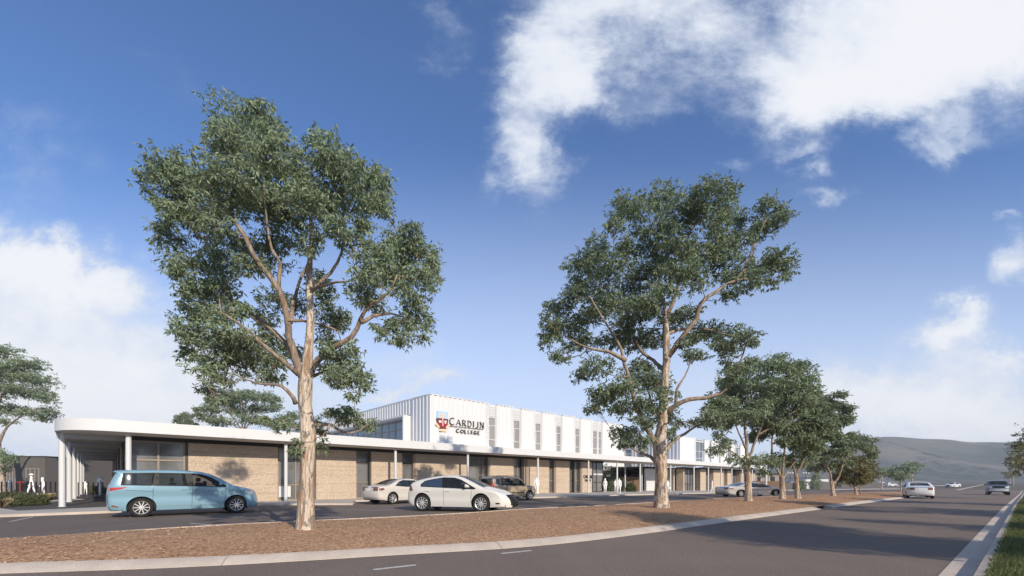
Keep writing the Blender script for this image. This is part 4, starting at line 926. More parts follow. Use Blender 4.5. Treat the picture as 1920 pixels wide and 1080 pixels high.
tree('gum_tree', 'leaning gum tree with dark spreading crown, right of the small white hatchback', (1562, 935), [(1563, 936, 4.2), (1560, 910, 3.0), (1558, 902, 3.2)],
     [(2.6, [(1559,905,0),(1556,885,.1),(1545,860,.2),(1548,810,.3),(1560,770,.3)]), (2.8, [(1560,908,0),(1572,896,-.1),(1580,872,-.2),(1590,845,-.3),(1610,830,-.3)])], t6, leaf=(.30, .085), per=6, dens=.75, seed=31, twig=.022, depth=2.2, lm='leaf_dark')
t7 = dome(1606, 884, 34, 22, 26, 37, .34) + [(1580,890,14,10),(1636,886,12,9),(1574,902,12,8),(1596,862,20,9),(1620,866,18,9)]
tree('bushy_tree', 'low bushy olive-brown tree with pale twin trunks at the far end of the bed', (1608, 932), [(1606, 933, 2.4), (1604, 918, 2.0), (1599, 906, 1.8)],
     [(1.8, [(1614,933.5,.2),(1613,915,.2),(1616,900,.1),(1622,885,0)]), (1.5, [(1601,910,0),(1590,898,-.1),(1582,890,-.2)]), (1.5, [(1604,916,0),(1608,895,.1),(1604,870,.2)])], t7, leaf=(.26, .08), per=7, dens=.6, seed=41, twig=.018, depth=2.0, lm='leaf_olive', bm_='bark')
# trees away from the bed
far = [('street_tree', 'small round-crowned street tree behind the white car on the road', (1689, 921), (1690, 884, 28, 13, 16), 24), ('street_tree', 'tiny thin street tree at the foot of the hill, left of the round-crowned one', (1653, 918), (1653, 885, 12, 10, 8), 12),
       ('street_tree', 'small street tree seen just right of the round-crowned one', (1710, 920), (1712, 876, 17, 12, 10), 14)]
for nm, lb, bs, (cx, cy, rx, ry, n_), sd in far:
    tree(nm, lb, bs, [(bs[0], bs[1], 1.1), (bs[0], bs[1] - 14, .9), (bs[0] + .5, cy + 4, .8)], [(.7, [(bs[0], cy + 8, 0), (cx - rx * .5, cy, .3)]), (.7, [(bs[0], cy + 10, 0), (cx + rx * .5, cy - 2, .2)])], dome(cx, cy, rx, ry, n_, sd, .34), leaf=(.4, .13), per=6, dens=.10, seed=sd, twig=.04, depth=2.2, group='street trees past the bed')
bz = Vector((-55.5, 47.0, .05))
tl = [(20,690,40,16),(50,680,30,14),(10,660,34,12),(75,715,26,13),(90,745,20,12),(95,770,14,10),(55,735,36,13),(20,730,36,14),(60,775,36,9),(25,770,30,10),(85,785,18,7),(5,700,30,14),(-40,700,50,30),(-60,760,50,25),(15,862,16,12),(5,850,12,10),(-10,880,20,14),(-60,650,40,20),(35,705,26,12),(5,790,18,8)]
tree('gum_tree', 'gum tree cut off by the left edge of the picture, layered crown above the fence', (0, 0), [(3, 930, 6.5), (0, 880, 6), (-8, 820, 5.5), (-15, 770, 5)],
     [(4, [(-4, 840, 0), (10, 805, -.2), (40, 780, -.3), (70, 765, -.3)]), (4, [(-10, 800, 0), (0, 750, .3), (30, 710, .3), (50, 690, .3)]), (3, [(0, 870, 0), (8, 862, -.3), (16, 860, -.4)])], tl, leaf=(.27, .085), per=6, dens=.42, seed=50, twig=.02, depth=2.0, bz=bz, group='trees beyond the bed')
for lb, bx, tk_, cl_, Y, sd in (
   ('broad flat-crowned tree rising behind the low roof, left of the nearest gum trunk', 455, (455, 800, 3.2), [(420,755,26,12),(450,745,30,12),(480,742,28,11),(505,748,20,10),(400,768,20,10),(380,780,18,10),(440,770,26,9),(490,765,24,10),(515,762,14,8),(470,785,28,9),(410,790,24,9),(500,790,22,9),(430,735,14,7),(375,768,10,7)], 62, 60),
   ('small tufted tree at the left end of the trees behind the low roof', 345, (345, 805, 1.6), [(342,785,14,8),(352,790,12,7),(335,790,9,6),(360,796,10,6),(348,778,9,6)], 66, 61),
   ('pale small tree behind the low roof, just left of the nearest gum trunk', 535, (535, 812, 1.6), [(528,788,18,10),(545,780,16,10),(515,796,14,8),(548,795,14,8),(562,800,10,7)], 60, 62)):
    b0 = W(bx, HZ, Y); b0.z = 0
    tree('distant_tree', lb, (0, 0), [(bx, HZ + 12, 3.2), (tk_[0], tk_[1], tk_[2])], [(tk_[2] * .7, [(tk_[0], tk_[1] + 10, 0), (c[0], c[1], 0)]) for c in cl_[:5]], cl_, leaf=(.34, .11), per=6, dens=.40, seed=sd, twig=.03, depth=2.5, bz=b0, group='trees behind the college', bm_='bark_brown', lm='leaf_dark')
b0 = W(1142, HZ, 61); b0.z = .1
tree('courtyard_tree', 'light green young tree in the courtyard gap between the two college buildings', (0, 0), [(1146, 923, .8), (1144, 885, .6)], [(.5, [(1144, 890, 0), (1138, 880, .2)]), (.5, [(1144, 890, 0), (1150, 880, -.2)])],
     [(1140,880,7,5),(1136,888,7,5),(1146,884,7,5),(1150,890,6,4),(1134,876,4,4),(1143,875,5,4),(1155,888,4,3),(1137,870,4,4)], leaf=(.14, .05), per=6, dens=.45, seed=70, twig=.012, depth=.8, bz=b0, group='trees behind the college', lm='leaf_shrub')
b0 = W(217, HZ, 52); b0.z = 0
b0 = Vector((47.5, 37.5, zg(47.5, 37.5) + .1))
tr = [(1912,860,18,16),(1925,840,20,18),(1935,870,20,20),(1950,820,30,26),(1970,860,36,28),(1918,882,12,9),(1990,830,30,24),(1960,800,26,18)]
tree('verge_tree', 'dark tree leaning into the right edge of the picture above the verge', (0, 0), [(1985, 925, 5), (1982, 880, 4)], [(3, [(1982, 890, 0), (1950, 850, 0), (1925, 850, 0)]), (3, [(1982, 890, 0), (1985, 840, .5)])], tr, leaf=(.30, .08), per=6, dens=.30, seed=80, twig=.03, depth=1.6, bz=b0, group='verge trees', lm='leaf_olive')
for lb, bx, Y, rx, ry, cy, n_, sd in (('grey-green hazy tree at the foot of the hill near the right edge', 1900, 190, 14, 16, 880, 12, 81), ('lower hazy tree between the pickup and the right edge', 1893, 240, 12, 11, 890, 10, 82)):
    b0 = W(bx, HZ, Y); b0.z = -.65
    tree('distant_tree', lb, (0, 0), [(bx, HZ + 5, .9), (bx, cy, .7)], [(.5, [(bx, cy + 6, 0), (bx - 4, cy, 0)])], dome(bx, cy, rx, ry, n_, sd, .4), leaf=(.9, .35), per=5, dens=.02, seed=sd, twig=.1, depth=3, bz=b0, group='trees at the foot of the hill', lm='leaf_olive')
# verge trees across the road behind the viewer's right shoulder: their shade lies on the road
def simple_tree(label, x, y, h, rx, seed, n_=34):
    b0 = Vector((x, y, .11)); k = y / F if y > 1 else 1 / F
    rg = np.random.default_rng(seed); e = empty('verge_tree', b0, 0, label, 'tree', 'verge trees'); tk = MB(); tk.tube([(0, 0, -.1), (.05, 0, h * .25), (.15, .1, h * .55), (.1, .1, h * .9)], [.24, .17, .12, .03], 12); tk.build('trunk', M['bark'], e, smooth=180)
    SP, TN, tw = [], [], MB()
    for i in range(n_):
        a = rg.uniform(0, 6.28); z = h * rg.uniform(.38, 1.0); r = rx * math.sqrt(max(.05, 1 - ((z - h * .68) / (h * .36)) ** 2)) * rg.uniform(.3, 1); c = Vector((r * math.cos(a), r * math.sin(a), z))
        tw.tube([(0.1, .05, z * .65), (c.x * .5, c.y * .5, z * .82), tuple(c)], [.06, .04, .015], 6, cap=False)
        ns = 80; SP.append(np.array(c) + rg.normal(size=(ns, 3)) * np.array([.42, .42, .26])); TN.append(np.full(ns, rg.uniform(.1, .9)))
    tw.build('branch', M['bark'], e, smooth=180); leaf_cloud('crown', np.concatenate(SP), np.concatenate(TN), 6, .24, .06, .6, M['leaf'], e, rg); return e
simple_tree('verge gum beside the viewer, out of frame, shading the near road', 15.6, 1.2, 8.2, 2.6, 90)
simple_tree('low spreading verge gum out of frame, nearest the viewer, shading the near road', 13.0, 3.6, 7.2, 2.4, 95)
simple_tree('second verge gum out of frame to the right, shading the kerb ahead', 19.8, 3.6, 6.4, 1.9, 91, 20)
simple_tree('third verge gum out of frame to the right, shading the middle road', 25.5, 10.5, 8.5, 2.8, 92)
simple_tree('fourth verge gum out of frame to the right, shading the road by the white car', 36.0, 17.5, 9.0, 2.9, 93)
# shrubs and grasses by the left fence, courtyard shrubs
def shrub(name, label, p, r, h, n_, seed, m='leaf_shrub', L=.13, Wd=.05, droop=-.2, group='shrubs by the left fence'):
    rg = np.random.default_rng(seed); e = empty(name, p, 0, label, 'plant', group); st = MB(); SP = []
    for i in range(9):
        a = rg.uniform(0, 6.28); q_ = rg.uniform(.2, .9) * r; st.tube([(0, 0, 0), (math.cos(a) * q_ * .5, math.sin(a) * q_ * .5, h * .4), (math.cos(a) * q_, math.sin(a) * q_, h * rg.uniform(.6, .95))], [.014, .010, .004], 5, cap=False)
    st.build('stem', M['bark_brown'], e, smooth=180)
    v = rg.normal(size=(n_, 3)); v /= np.linalg.norm(v, axis=1)[:, None]; v[:, 2] = np.abs(v[:, 2]); v *= rg.uniform(.35, 1, n_)[:, None] ** .5 * np.array([r, r, h]); v[:, 2] += .04
    leaf_cloud('foliage', v, rg.uniform(0, 1, n_), 6, L, Wd, droop, M[m], e, rg); return e
def tuft(label, p, r, h, n_, seed, m='leaf_straw', group='grass tufts by the left fence'):
    rg = np.random.default_rng(seed); e = empty('grass_tuft', p, 0, label, 'plant', group); a = rg.uniform(0, 6.28, n_); q_ = rg.uniform(0, r * .3, n_)
    V = np.zeros((n_, 4, 3)); d = np.stack([np.cos(a), np.sin(a)], 1); w = np.stack([-d[:, 1], d[:, 0]], 1) * .008; hh = rg.uniform(.5, 1, n_) * h; rr_ = rg.uniform(.3, 1, n_) * r
    V[:, 0, :2] = d * q_[:, None] - w; V[:, 1, :2] = d * q_[:, None] + w; V[:, 2, :2] = d * (q_ + rr_ * .45)[:, None] + w; V[:, 2, 2] = hh * .8; V[:, 3, :2] = d * (q_ + rr_)[:, None]; V[:, 3, 2] = hh
    mesh_quads('blade', V, np.repeat(rg.uniform(0, 1, n_), 4), M[m], e); return e
SH = [(10, 936, .5, .5, 'dark leafy shrub at the left picture edge by the fence'), (22, 934, .6, .48, 'dark shrub behind the pale low ones, below the walking figure'), (38, 936, .6, .46, 'bushy dark shrub under the two red panels'), (52, 938, .55, .42, 'dark round shrub in front of the tall figure with a hat'),
      (20, 948, .45, .42, 'pale green low shrub, leftmost of the front row'), (34, 949, .45, .42, 'pale green low shrub, second of the front row'), (50, 948.5, .5, .44, 'pale green low shrub, third of the front row'), (64, 947, .45, .45, 'pale green low shrub, fourth of the front row'), (75, 946, .4, .5, 'pale green low shrub, rightmost of the front row')]
for i, (px, py, r, h, lb) in enumerate(SH):
    shrub('shrub', lb, G(px, py, .09), r, h, 330, 100 + i, 'leaf_shrub', .11, .045)
for i, (px, py, lb) in enumerate(((83, 938, 'straw grass tuft right of the shrubs'), (93, 937, 'pale straw grass tuft nearest the first canopy column'), (3, 952, 'dry tan grass tuft at the left picture edge'))):
    tuft(lb, G(px, py, .09), .32, .5, 300, 120 + i)
for i, (px, py, r, h, lb) in enumerate(((1144, 921, 1.0, 1.75, 'tall dark hedge shrub in the courtyard left of the standing figures'), (1152, 921, .9, 1.85, 'dark hedge shrub in the courtyard between the standing figures'), (1168, 921, .9, 1.6, 'dark hedge shrub right of the courtyard figures'), (1183, 920, .7, 1.1, 'low flowering shrub before the courtyard timber fence'))):
    p = W(px, HZ, 60 if i < 3 else 57); p.z = zg(p.x, p.y) + .1; shrub('shrub', lb, p, r, h, 420, 130 + i, 'leaf_dark' if i < 3 else 'leaf_shrub', .2, .08, group='courtyard shrubs')
for i, (px, py, lb) in enumerate(((1500, 916, 'round green shrub in front of the dark fence, left of the small white hatchback'), (1530, 912, 'round green tree-like shrub behind the small white hatchback'))):
    p = W(px, HZ, 84 + 10 * i); p.z = -.6; shrub('shrub', lb, p, 1.1, 2.3 if i == 0 else 4.2, 260, 140 + i, 'leaf', .3, .12, group='shrubs past the car park')
for i, (px, py, lb) in enumerate(((170, 924, 'low green shrub behind the child figure'), (184, 924, 'low green shrub behind the waving figure'))):
    p = W(px, HZ, 43); p.z = .09; shrub('shrub', lb, p, .9, .75, 300, 150 + i, 'leaf_shrub', .14, .05)
# ================================================================ vehicles
def paint(name, c, rough=.28, metal=0.0):
    m = mat(name, c, rough, .5, metal, .6); return m
M['van_blue'] = paint('van_blue_paint', (.205, .350, .425), .22, .1)
M['cream'] = paint('cream_white_paint', (.64, .62, .575)); M['pearl'] = paint('pearl_paint', (.58, .54, .485)); M['bronze'] = paint('bronze_paint', (.47, .36, .245), .3, .1)
M['silver'] = paint('warm_silver_paint', (.50, .475, .44), .3, .35); M['purewhite'] = paint('white_car_paint', (.68, .68, .68)); M['slate'] = paint('slate_paint', (.10, .115, .13), .3, .4)
def glassmat(name, tint, opac):
    m = mat(name, tint, .03, .6); b = NB(m); t = b.n('ShaderNodeBsdfTransparent'); t.inputs[0].default_value = (.72, .76, .78, 1)
    mx = b.n('ShaderNodeMixShader'); mx.inputs[0].default_value = opac; b.l(t.outputs[0], mx.inputs[1]); b.l(b.b.outputs[0], mx.inputs[2]); b.l(mx.outputs[0], b.out.inputs[0]); return m
M['car_glass'] = glassmat('car_glass', (.03, .035, .04), .42); M['tint_glass'] = glassmat('tinted_car_glass', (.022, .030, .040), .72); M['van_glass'] = glassmat('van_side_glass', (.03, .036, .042), .40); M['blue_glass'] = glassmat('blue_tint_car_glass', (.03, .055, .10), .92)
M['rubber'] = mat('tyre_rubber', (.022, .020, .019), .85, .2); M['alloy'] = mat('alloy_rim', (.66, .65, .63), .35, .5, .6); M['black'] = mat('black_plastic', (.012, .012, .012), .55, .3)
M['interior'] = mat('dark_interior', (.02, .02, .022), .8, .2); M['lamp_clear'] = mat('clear_lamp', (.62, .62, .60), .12, .6); M['lamp_red'] = mat('red_lamp', (.40, .03, .035), .2, .6); M['lamp_brown'] = mat('smoked_lamp', (.16, .07, .045), .2, .6)
M['chrome'] = mat('chrome', (.75, .75, .75), .15, .5, .9); M['plate'] = mat('number_plate', (.75, .74, .70), .5, .3)
def cr(pts, step):
    pts = [Vector(p) for p in pts]; out = []
    for i in range(len(pts) - 1):
        p0 = pts[max(i - 1, 0)]; p1 = pts[i]; p2 = pts[i + 1]; p3 = pts[min(i + 2, len(pts) - 1)]; n = max(1, round((p2 - p1).length / step))
        for q_ in range(n):
            t = q_ / n; m1 = (p2 - p0) * .5; m2 = (p3 - p1) * .5; L_ = (p2 - p1).length
            for m_ in (m1, m2):
                if m_.length > L_: m_ *= L_ / m_.length
            h = (2 * t ** 3 - 3 * t * t + 1) * p1 + (t ** 3 - 2 * t * t + t) * m1 + (-2 * t ** 3 + 3 * t * t) * p2 + (t ** 3 - t * t) * m2; out.append(h)
    return out + [pts[-1]]
def inpoly(x, z, poly):
    c = False; j = len(poly) - 1
    for i in range(len(poly)):
        xi, zi = poly[i]; xj, zj = poly[j]
        if (zi > z) != (zj > z) and x < (xj - xi) * (z - zi) / (zj - zi) + xi: c = not c
        j = i
    return c
PARTM = {}
def car(name, label, cat, S, loc, ang, paintm, group=None, sx=1.0, sz=1.0, mats=None, driver=False):
    e = empty(name, loc, ang, label, cat, group); Wh = S['W']; zs = S['sill']; r = S['r']; ra = S['ra']; xr, xf = S['axles']
    prof = cr(S['prof'], .07); pa = np.array([(p.x, p.y) for p in prof]); L_ = max(p.x for p in prof); xc = L_ / 2; zb = S['belt']; ztop = max(p.y for p in prof); tum = S.get('tum', .26); Rr = S.get('round', .08); bul = S.get('bulge', (.22, .20))
    def dprof(x, z):
        a = pa[:-1]; d = pa[1:] - a; q_ = np.array([x, z]) - a; t = np.clip((q_ * d).sum(1) / ((d * d).sum(1) + 1e-12), 0, 1); return float(np.sqrt((((a + d * t[:, None]) - [x, z]) ** 2).sum(1)).min())
    def hw(x, z):
        w = Wh
        if z < .5: w -= .07 * ((.5 - z) / .35) ** 2
        if z > zb: w -= tum * (z - zb) * (1 + .25 * (z - zb))
        ee = max(0, (abs(x - xc) / xc - .62) / .38); w -= .085 * ee * ee
        w += .012 * math.exp(-((z - zb + .16) / .09) ** 2) - .012 * math.exp(-((z - zb + .42) / .1) ** 2)
        d = dprof(x, z)
        if d < Rr: w -= Rr - math.sqrt(max(0, Rr * Rr - (Rr - d) ** 2))
        return w
    def warp(x, y, z):
        f = abs(y / Wh); s1 = max(0, min(1, (x - (L_ - .9)) / .9)); s0 = max(0, min(1, (.8 - x) / .8))
        return ((x - bul[1] * f ** 2.6 * s1 * s1 + bul[0] * f ** 2.6 * s0 * s0 - xr) * sx, y, z * sz)
    def arch(xw):
        a0 = math.asin(min(.95, max(-.95, (zs - r) / ra))); return [(xw + ra * math.cos(a0 + (math.pi - 2 * a0) * i / 16), r + ra * math.sin(a0 + (math.pi - 2 * a0) * i / 16)) for i in range(17)]
    bot = arch(xf); mid = arch(xr); nsl = 14
    sill = [(bot[-1][0] + (mid[0][0] - bot[-1][0]) * i / nsl, zs) for i in range(1, nsl)]
    outline = [(p.x, p.y) for p in prof] + bot + sill + mid
    polys = S['side']                          # (part, polygon), first match wins
    verts = [Vector(p) for p in outline]; edges = [(i, (i + 1) % len(outline)) for i in range(len(outline))]
    for pn, poly in polys:
        b0 = len(verts); n = len(poly); pts_ = []
        for i in range(n):
            a, c = Vector(poly[i]), Vector(poly[(i + 1) % n]); m_ = max(1, round((c - a).length / .12)); pts_ += [a + (c - a) * q_ / m_ for q_ in range(m_)]
        verts += pts_; edges += [(b0 + i, b0 + (i + 1) % len(pts_)) for i in range(len(pts_))]
    gx = np.arange(.03, L_, .095)
    for i, x in enumerate(gx):
        for z in np.arange(zs + .04, ztop, .085):
            zz = z + (.04 if i % 2 else 0)
            if inpoly(x, zz, outline) and dprof(x, zz) > .015: verts.append(Vector((x, zz)))
    for p in prof[2:-2:1]:                     # ring inside the edge for the rounding
        for dd in (.025, .06):
            best = None
            for a in range(0, 360, 30):
                q_ = Vector((p.x + dd * math.cos(R(a)), p.y + dd * math.sin(R(a))))
                if inpoly(q_.x, q_.y, outline):
                    d_ = dprof(q_.x, q_.y)
                    if best is None or d_ > best[0]: best = (d_, q_)
            if best: verts.append(best[1])
    res = geometry.delaunay_2d_cdt(verts, edges, [], 0, 1e-4); vo_, tri = res[0], res[2]
    MBs = {}
    def mbof(n_): return MBs.setdefault(n_, MB())
    cls = []
    for t in tri:
        cx = sum(vo_[i].x for i in t) / len(t); cz = sum(vo_[i].y for i in t) / len(t)
        if not inpoly(cx, cz, outline): cls.append(None); continue
        for pn, poly in polys:
            if inpoly(cx, cz, poly): cls.append(pn); break
        else: cls.append('body')
    H = [hw(v.x, v.y) for v in vo_]
    for sd in (-1, 1):
        grp = {}
        for t, c in zip(tri, cls):
            if c: grp.setdefault(c, []).append(t)
        for c, ts in grp.items():
            ids = sorted({i for t in ts for i in t}); mp_ = {i: q_ for q_, i in enumerate(ids)}
            off = .004 if c not in ('body',) else 0
            key = c if c == 'body' else c + ('|R' if sd < 0 else '|L')
            mbof(key).add([warp(vo_[i].x, sd * (H[i] + off * (-1 if 'window' in c else 0)), vo_[i].y) for i in ids], [tuple(mp_[i] for i in t) for t in ts])
    # top, front and back skin
    FY = [-1, -.94, -.87, -.79, -.68, -.55, -.4, -.25, -.1, .1, .25, .4, .55, .68, .79, .87, .94, 1]; rows = []; crown = S.get('crown', .035)
    for i, p in enumerate(prof):
        t = (prof[min(i + 1, len(prof) - 1)] - prof[max(i - 1, 0)]).normalized(); nz = Vector((-t.y, t.x)); h = hw(p.x, p.y); row = []
        for f in FY:
            c = crown * (1 - f * f) * (1 if p.y > .6 else 0) * max(0, nz.y); row.append(warp(p.x + nz.x * 0, f * h, p.y + c))
        rows.append(row)
    for i in range(len(prof) - 1):
        x, z = (prof[i].x + prof[i + 1].x) / 2, (prof[i].y + prof[i + 1].y) / 2
        for j in range(len(FY) - 1):
            f = abs(FY[j] + FY[j + 1]) / 2; part = 'body'
            for pn, x0, x1, z0, z1, f0, f1 in S['skin']:
                if x0 <= x <= x1 and z0 <= z <= z1 and f0 <= f <= f1: part = pn; break
            key = part
            if part in ('headlight', 'taillight', 'fog_lamp'): key = part + ('|R' if FY[j] < 0 else '|L')
            mbof(key).add([rows[i][j], rows[i][j + 1], rows[i + 1][j + 1], rows[i + 1][j]], [(0, 1, 2, 3)])
    mm = dict(body=paintm, window='car_glass', front_window='car_glass', rear_window='tint_glass', side_window='tint_glass', quarter_window='tint_glass', windshield='car_glass', back_window='tint_glass', trim='black', pillar='black', door_seam='black', grille='black', headlight='lamp_clear', taillight='lamp_red', bumper='black', plate='plate', fog_lamp='black', cladding='black', chrome_strip='chrome', lamp_lens='lamp_brown', stripe='purewhite')
    mm.update(mats or {}); body = None
    for key in sorted(MBs, key=lambda q_: q_ != 'body'):
        nm = key.split('|')[0]; MBs[key].build(nm, M[mm[nm]], e, smooth=38, weld=True)
    # floor, tub, seats
    it = MB(); wi = Wh - .16
    it.box(sx * (.25 - xr), sx * (L_ - .35 - xr), -wi, wi, sz * (zs + .02), sz * (zs + .10)); it.box(sx * (S['cab'][0] - xr), sx * (S['cab'][1] - xr), -wi, wi, sz * (zs + .1), sz * (zb - .22))
    it.box(sx * (S['cab'][1] - .5 - xr), sx * (S['cab'][1] + .12 - xr), -wi + .1, wi - .1, sz * (zb - .22), sz * (zb - .06)); it.build('interior', M['interior'], e)
    for xx in S['seats']:
        for yy in (-.38, .38):
            st = MB(); X = sx * (xx - xr); b0 = sz * (zb - .25); t0 = sz * min(ztop - .34, zb + .14)
            st.prism([(X - .20, b0), (X + .08, b0), (X + .0, t0), (X - .14, t0)], lambda a, c, d: (a, d, c), yy - .22, yy + .22)
            st.prism([(X - .14, t0 + .03), (X - .05, t0 + .03), (X - .06, t0 + .2), (X - .13, t0 + .2)], lambda a, c, d: (a, d, c), yy - .12, yy + .12)
            st.build('seat', M['interior'], e, bevel=.03)
    # wheels and wheel wells
    tw_ = S.get('tw', .205); nsp = S.get('spokes', 10); r0_ = r
    def wheel():
        r = r0_ * sz; t = MB(); t.lathe([(r * .68, -.5 * tw_), (r * .93, -.5 * tw_), (r * .985, -.40 * tw_), (r, -.2 * tw_), (r, .2 * tw_), (r * .985, .40 * tw_), (r * .93, .5 * tw_), (r * .68, .5 * tw_)], 36)
        wobj = t.build('wheel', M['rubber'], e, smooth=40); q_ = MB(); fy = -.46 * tw_
        q_.lathe([(r * .70, fy - .004), (r * .68, fy - .012), (r * .635, fy + .0), (r * .635, fy + .12)], 36, mi=0)
        q_.lathe([(0, fy + .05), (r * .64, fy + .07)], 24, mi=1)
        q_.lathe([(0, fy - .012), (r * .10, fy - .012), (r * .14, fy + .005), (r * .14, fy + .03)], 18, mi=0)
        for k in range(nsp):
            a = 2 * math.pi * k / nsp; ca, sa = math.cos(a), math.sin(a); w0, w1 = S.get('spw', (.055, .075)); w0 *= r / .32; w1 *= r / .32; vs = []
            for rr, w, dy_ in ((r * .11, w0 * .34, -.004), (r * .64, w1 * .22, -.002)):
                for s_ in (-1, 1):
                    for dd in (0, .03): vs.append((rr * ca - s_ * w * sa, fy + dy_ + dd, rr * sa + s_ * w * ca))
            q_.add(vs, [(0, 2, 6, 4), (1, 5, 7, 3), (0, 4, 5, 1), (2, 3, 7, 6)], 0)
        q_.build('rim', [M['alloy'], M['black']], wobj, smooth=40); return wobj
    w0 = wheel(); first = True
    for xw in (0, (xf - xr) * sx):
        for sd in (-1, 1):
            wobj = w0 if first else copy_tree(w0, e); first = False
            wobj.location = (xw, sd * (Wh - .015 - tw_ / 2), r * sz); wobj.rotation_euler = (0, 0, 0 if sd < 0 else math.pi)
            wm_ = MB(); hh = ra * 1.0
            vs = []; ncy = 18
            for kk in range(ncy + 1):
                a = math.pi * (-.12 + 1.24 * kk / ncy); vs += [(xw + hh * math.cos(a) * sx, sd * (Wh - .05), (r + hh * math.sin(a)) * sz), (xw + hh * math.cos(a) * sx, sd * (Wh - .42), (r + hh * math.sin(a)) * sz)]
            wm_.add(vs, [(2 * kk, 2 * kk + 1, 2 * kk + 3, 2 * kk + 2) for kk in range(ncy)]); wm_.add([vs[2 * kk + 1] for kk in range(ncy + 1)], [tuple(range(ncy + 1))]); wm_.build('wheel_arch', M['black'], e)
    # mirrors, handles
    mx, mz = S['mirror']
    for sd in (-1, 1):
        q_ = MB(); h = hw(mx, mz); X = (mx - xr) * sx; Z = mz * sz; y0, y1 = sd * (h - .02), sd * (h + .20)
        q_.add([(X - .05, y0, Z), (X + .09, y0, Z - .01), (X + .07, y0, Z + .10), (X - .05, y0, Z + .10), (X - .07, y1, Z + .0), (X + .06, y1, Z + .02), (X + .02, y1, Z + .15), (X - .07, y1, Z + .16)], [(0, 1, 2, 3), (4, 5, 6, 7), (0, 1, 5, 4), (1, 2, 6, 5), (2, 3, 7, 6), (3, 0, 4, 7)])
        q_.build('mirror', M[S.get('mirm', paintm)], e, bevel=.025)
        for hx_, hz_ in S['handles']:
            q_ = MB(); hh = hw(hx_, hz_); X = (hx_ - xr) * sx
            q_.box(X - .09, X + .09, sd * (hh + .001) if sd > 0 else -(hh + .03), sd * (hh + .03) if sd > 0 else -(hh + .001), hz_ * sz - .015, hz_ * sz + .018); q_.build('door_handle', M[S.get('handm', paintm)], e, bevel=.01)
    for fn_ in S.get('extra', ()): fn_(e, dict(xr=xr, L=L_, W=Wh, sx=sx, sz=sz, hw=hw))
    return e
def arclist(cx, cz, rx, rz, a0, a1, n): return [(cx + rx * math.cos(R(a0 + (a1 - a0) * i / n)), cz + rz * math.sin(R(a0 + (a1 - a0) * i / n))) for i in range(n + 1)]
def seam(x0, z0, x1, z1, w=.012): return ('door_seam', [(x0 - w / 2, z0), (x0 + w / 2, z0), (x1 + w / 2, z1), (x1 - w / 2, z1)])
def roofrails(e, d):
    for sd in (-1, 1):
        q_ = MB(); q_.tube([((.55 - d['xr']) * d['sx'], sd * .58, 1.60 * d['sz']), ((.7 - d['xr']) * d['sx'], sd * .58, 1.665 * d['sz']), ((2.3 - d['xr']) * d['sx'], sd * .58, 1.665 * d['sz']), ((2.5 - d['xr']) * d['sx'], sd * .58, 1.59 * d['sz'])], [.02] * 4, 8); q_.build('roof_rail', M['black'], e, smooth=60)
def antenna(e, d):
    q_ = MB(); q_.tube([((1.35 - d['xr']) * d['sx'], 0, 1.40 * d['sz']), ((1.05 - d['xr']) * d['sx'], 0, 1.66 * d['sz'])], [.012, .005], 6); q_.build('antenna', M['black'], e)
VAN = dict(W=.92, sill=.26, r=.372, ra=.435, axles=(.98, 3.98), belt=1.20, tum=.20, round=.09, bulge=(.12, .30), cab=(.3, 3.55), seats=(2.0, 2.85), mirror=(3.42, 1.22), handles=((2.25, 1.06), (2.62, 1.06)), spokes=10, spw=(.04, .05), tw=.22, handm='van_blue', mirm='van_blue',
  prof=[(.10, .26), (.02, .40), (.0, .62), (.02, 1.0), (.05, 1.18), (.20, 1.55), (.26, 1.69), (.17, 1.75), (.24, 1.785), (.7, 1.815), (1.4, 1.83), (2.2, 1.82), (2.75, 1.775), (3.15, 1.66), (3.5, 1.46), (3.86, 1.23), (4.1, 1.14), (4.45, 1.06), (4.68, .97), (4.80, .82), (4.86, .58), (4.86, .36), (4.80, .24)],
  side=[('rear_window', [(.42, 1.26), (.50, 1.68), (1.36, 1.70), (1.30, 1.245)]), ('side_window', [(1.43, 1.24), (1.47, 1.70), (2.28, 1.69), (2.34, 1.215)]), ('front_window', [(2.55, 1.205), (2.50, 1.68), (2.75, 1.645), (3.02, 1.55), (3.42, 1.27), (3.46, 1.17)]),
        ('trim', [(.38, 1.235), (.46, 1.71), (1.4, 1.735), (2.5, 1.72), (2.8, 1.68), (3.10, 1.57), (3.62, 1.20), (3.60, 1.145), (2.5, 1.18)]), ('taillight', [(.03, 1.02), (.06, 1.15), (.60, 1.17), (.42, 1.09)]), ('lamp_lens', [(.08, .43), (.10, .50), (.34, .42), (.30, .385)]),
        ('headlight', [(4.30, .90), (4.36, .985), (4.70, .94), (4.78, .80)]), seam(1.30, .45, 1.32, 1.20), seam(2.48, .32, 2.50, 1.16), seam(3.56, .45, 3.60, 1.12), ('door_seam', [(.5, 1.055), (.5, 1.067), (1.3, 1.00), (1.3, .988)]), ('chrome_strip', [(1.42, .40), (1.42, .415), (3.5, .415), (3.5, .40)])],
  skin=[('back_window', 0, .24, 1.22, 1.70, 0, .84), ('taillight', -.1, .1, 1.02, 1.16, .68, 1), ('plate', -.1, .1, .80, .96, 0, .28), ('windshield', 2.9, 3.84, 1.24, 1.735, 0, .87), ('headlight', 4.5, 5, .84, .97, .55, .87), ('grille', 4.6, 5, .60, .95, 0, .5), ('trim', 4.7, 5, .28, .40, 0, .8)])
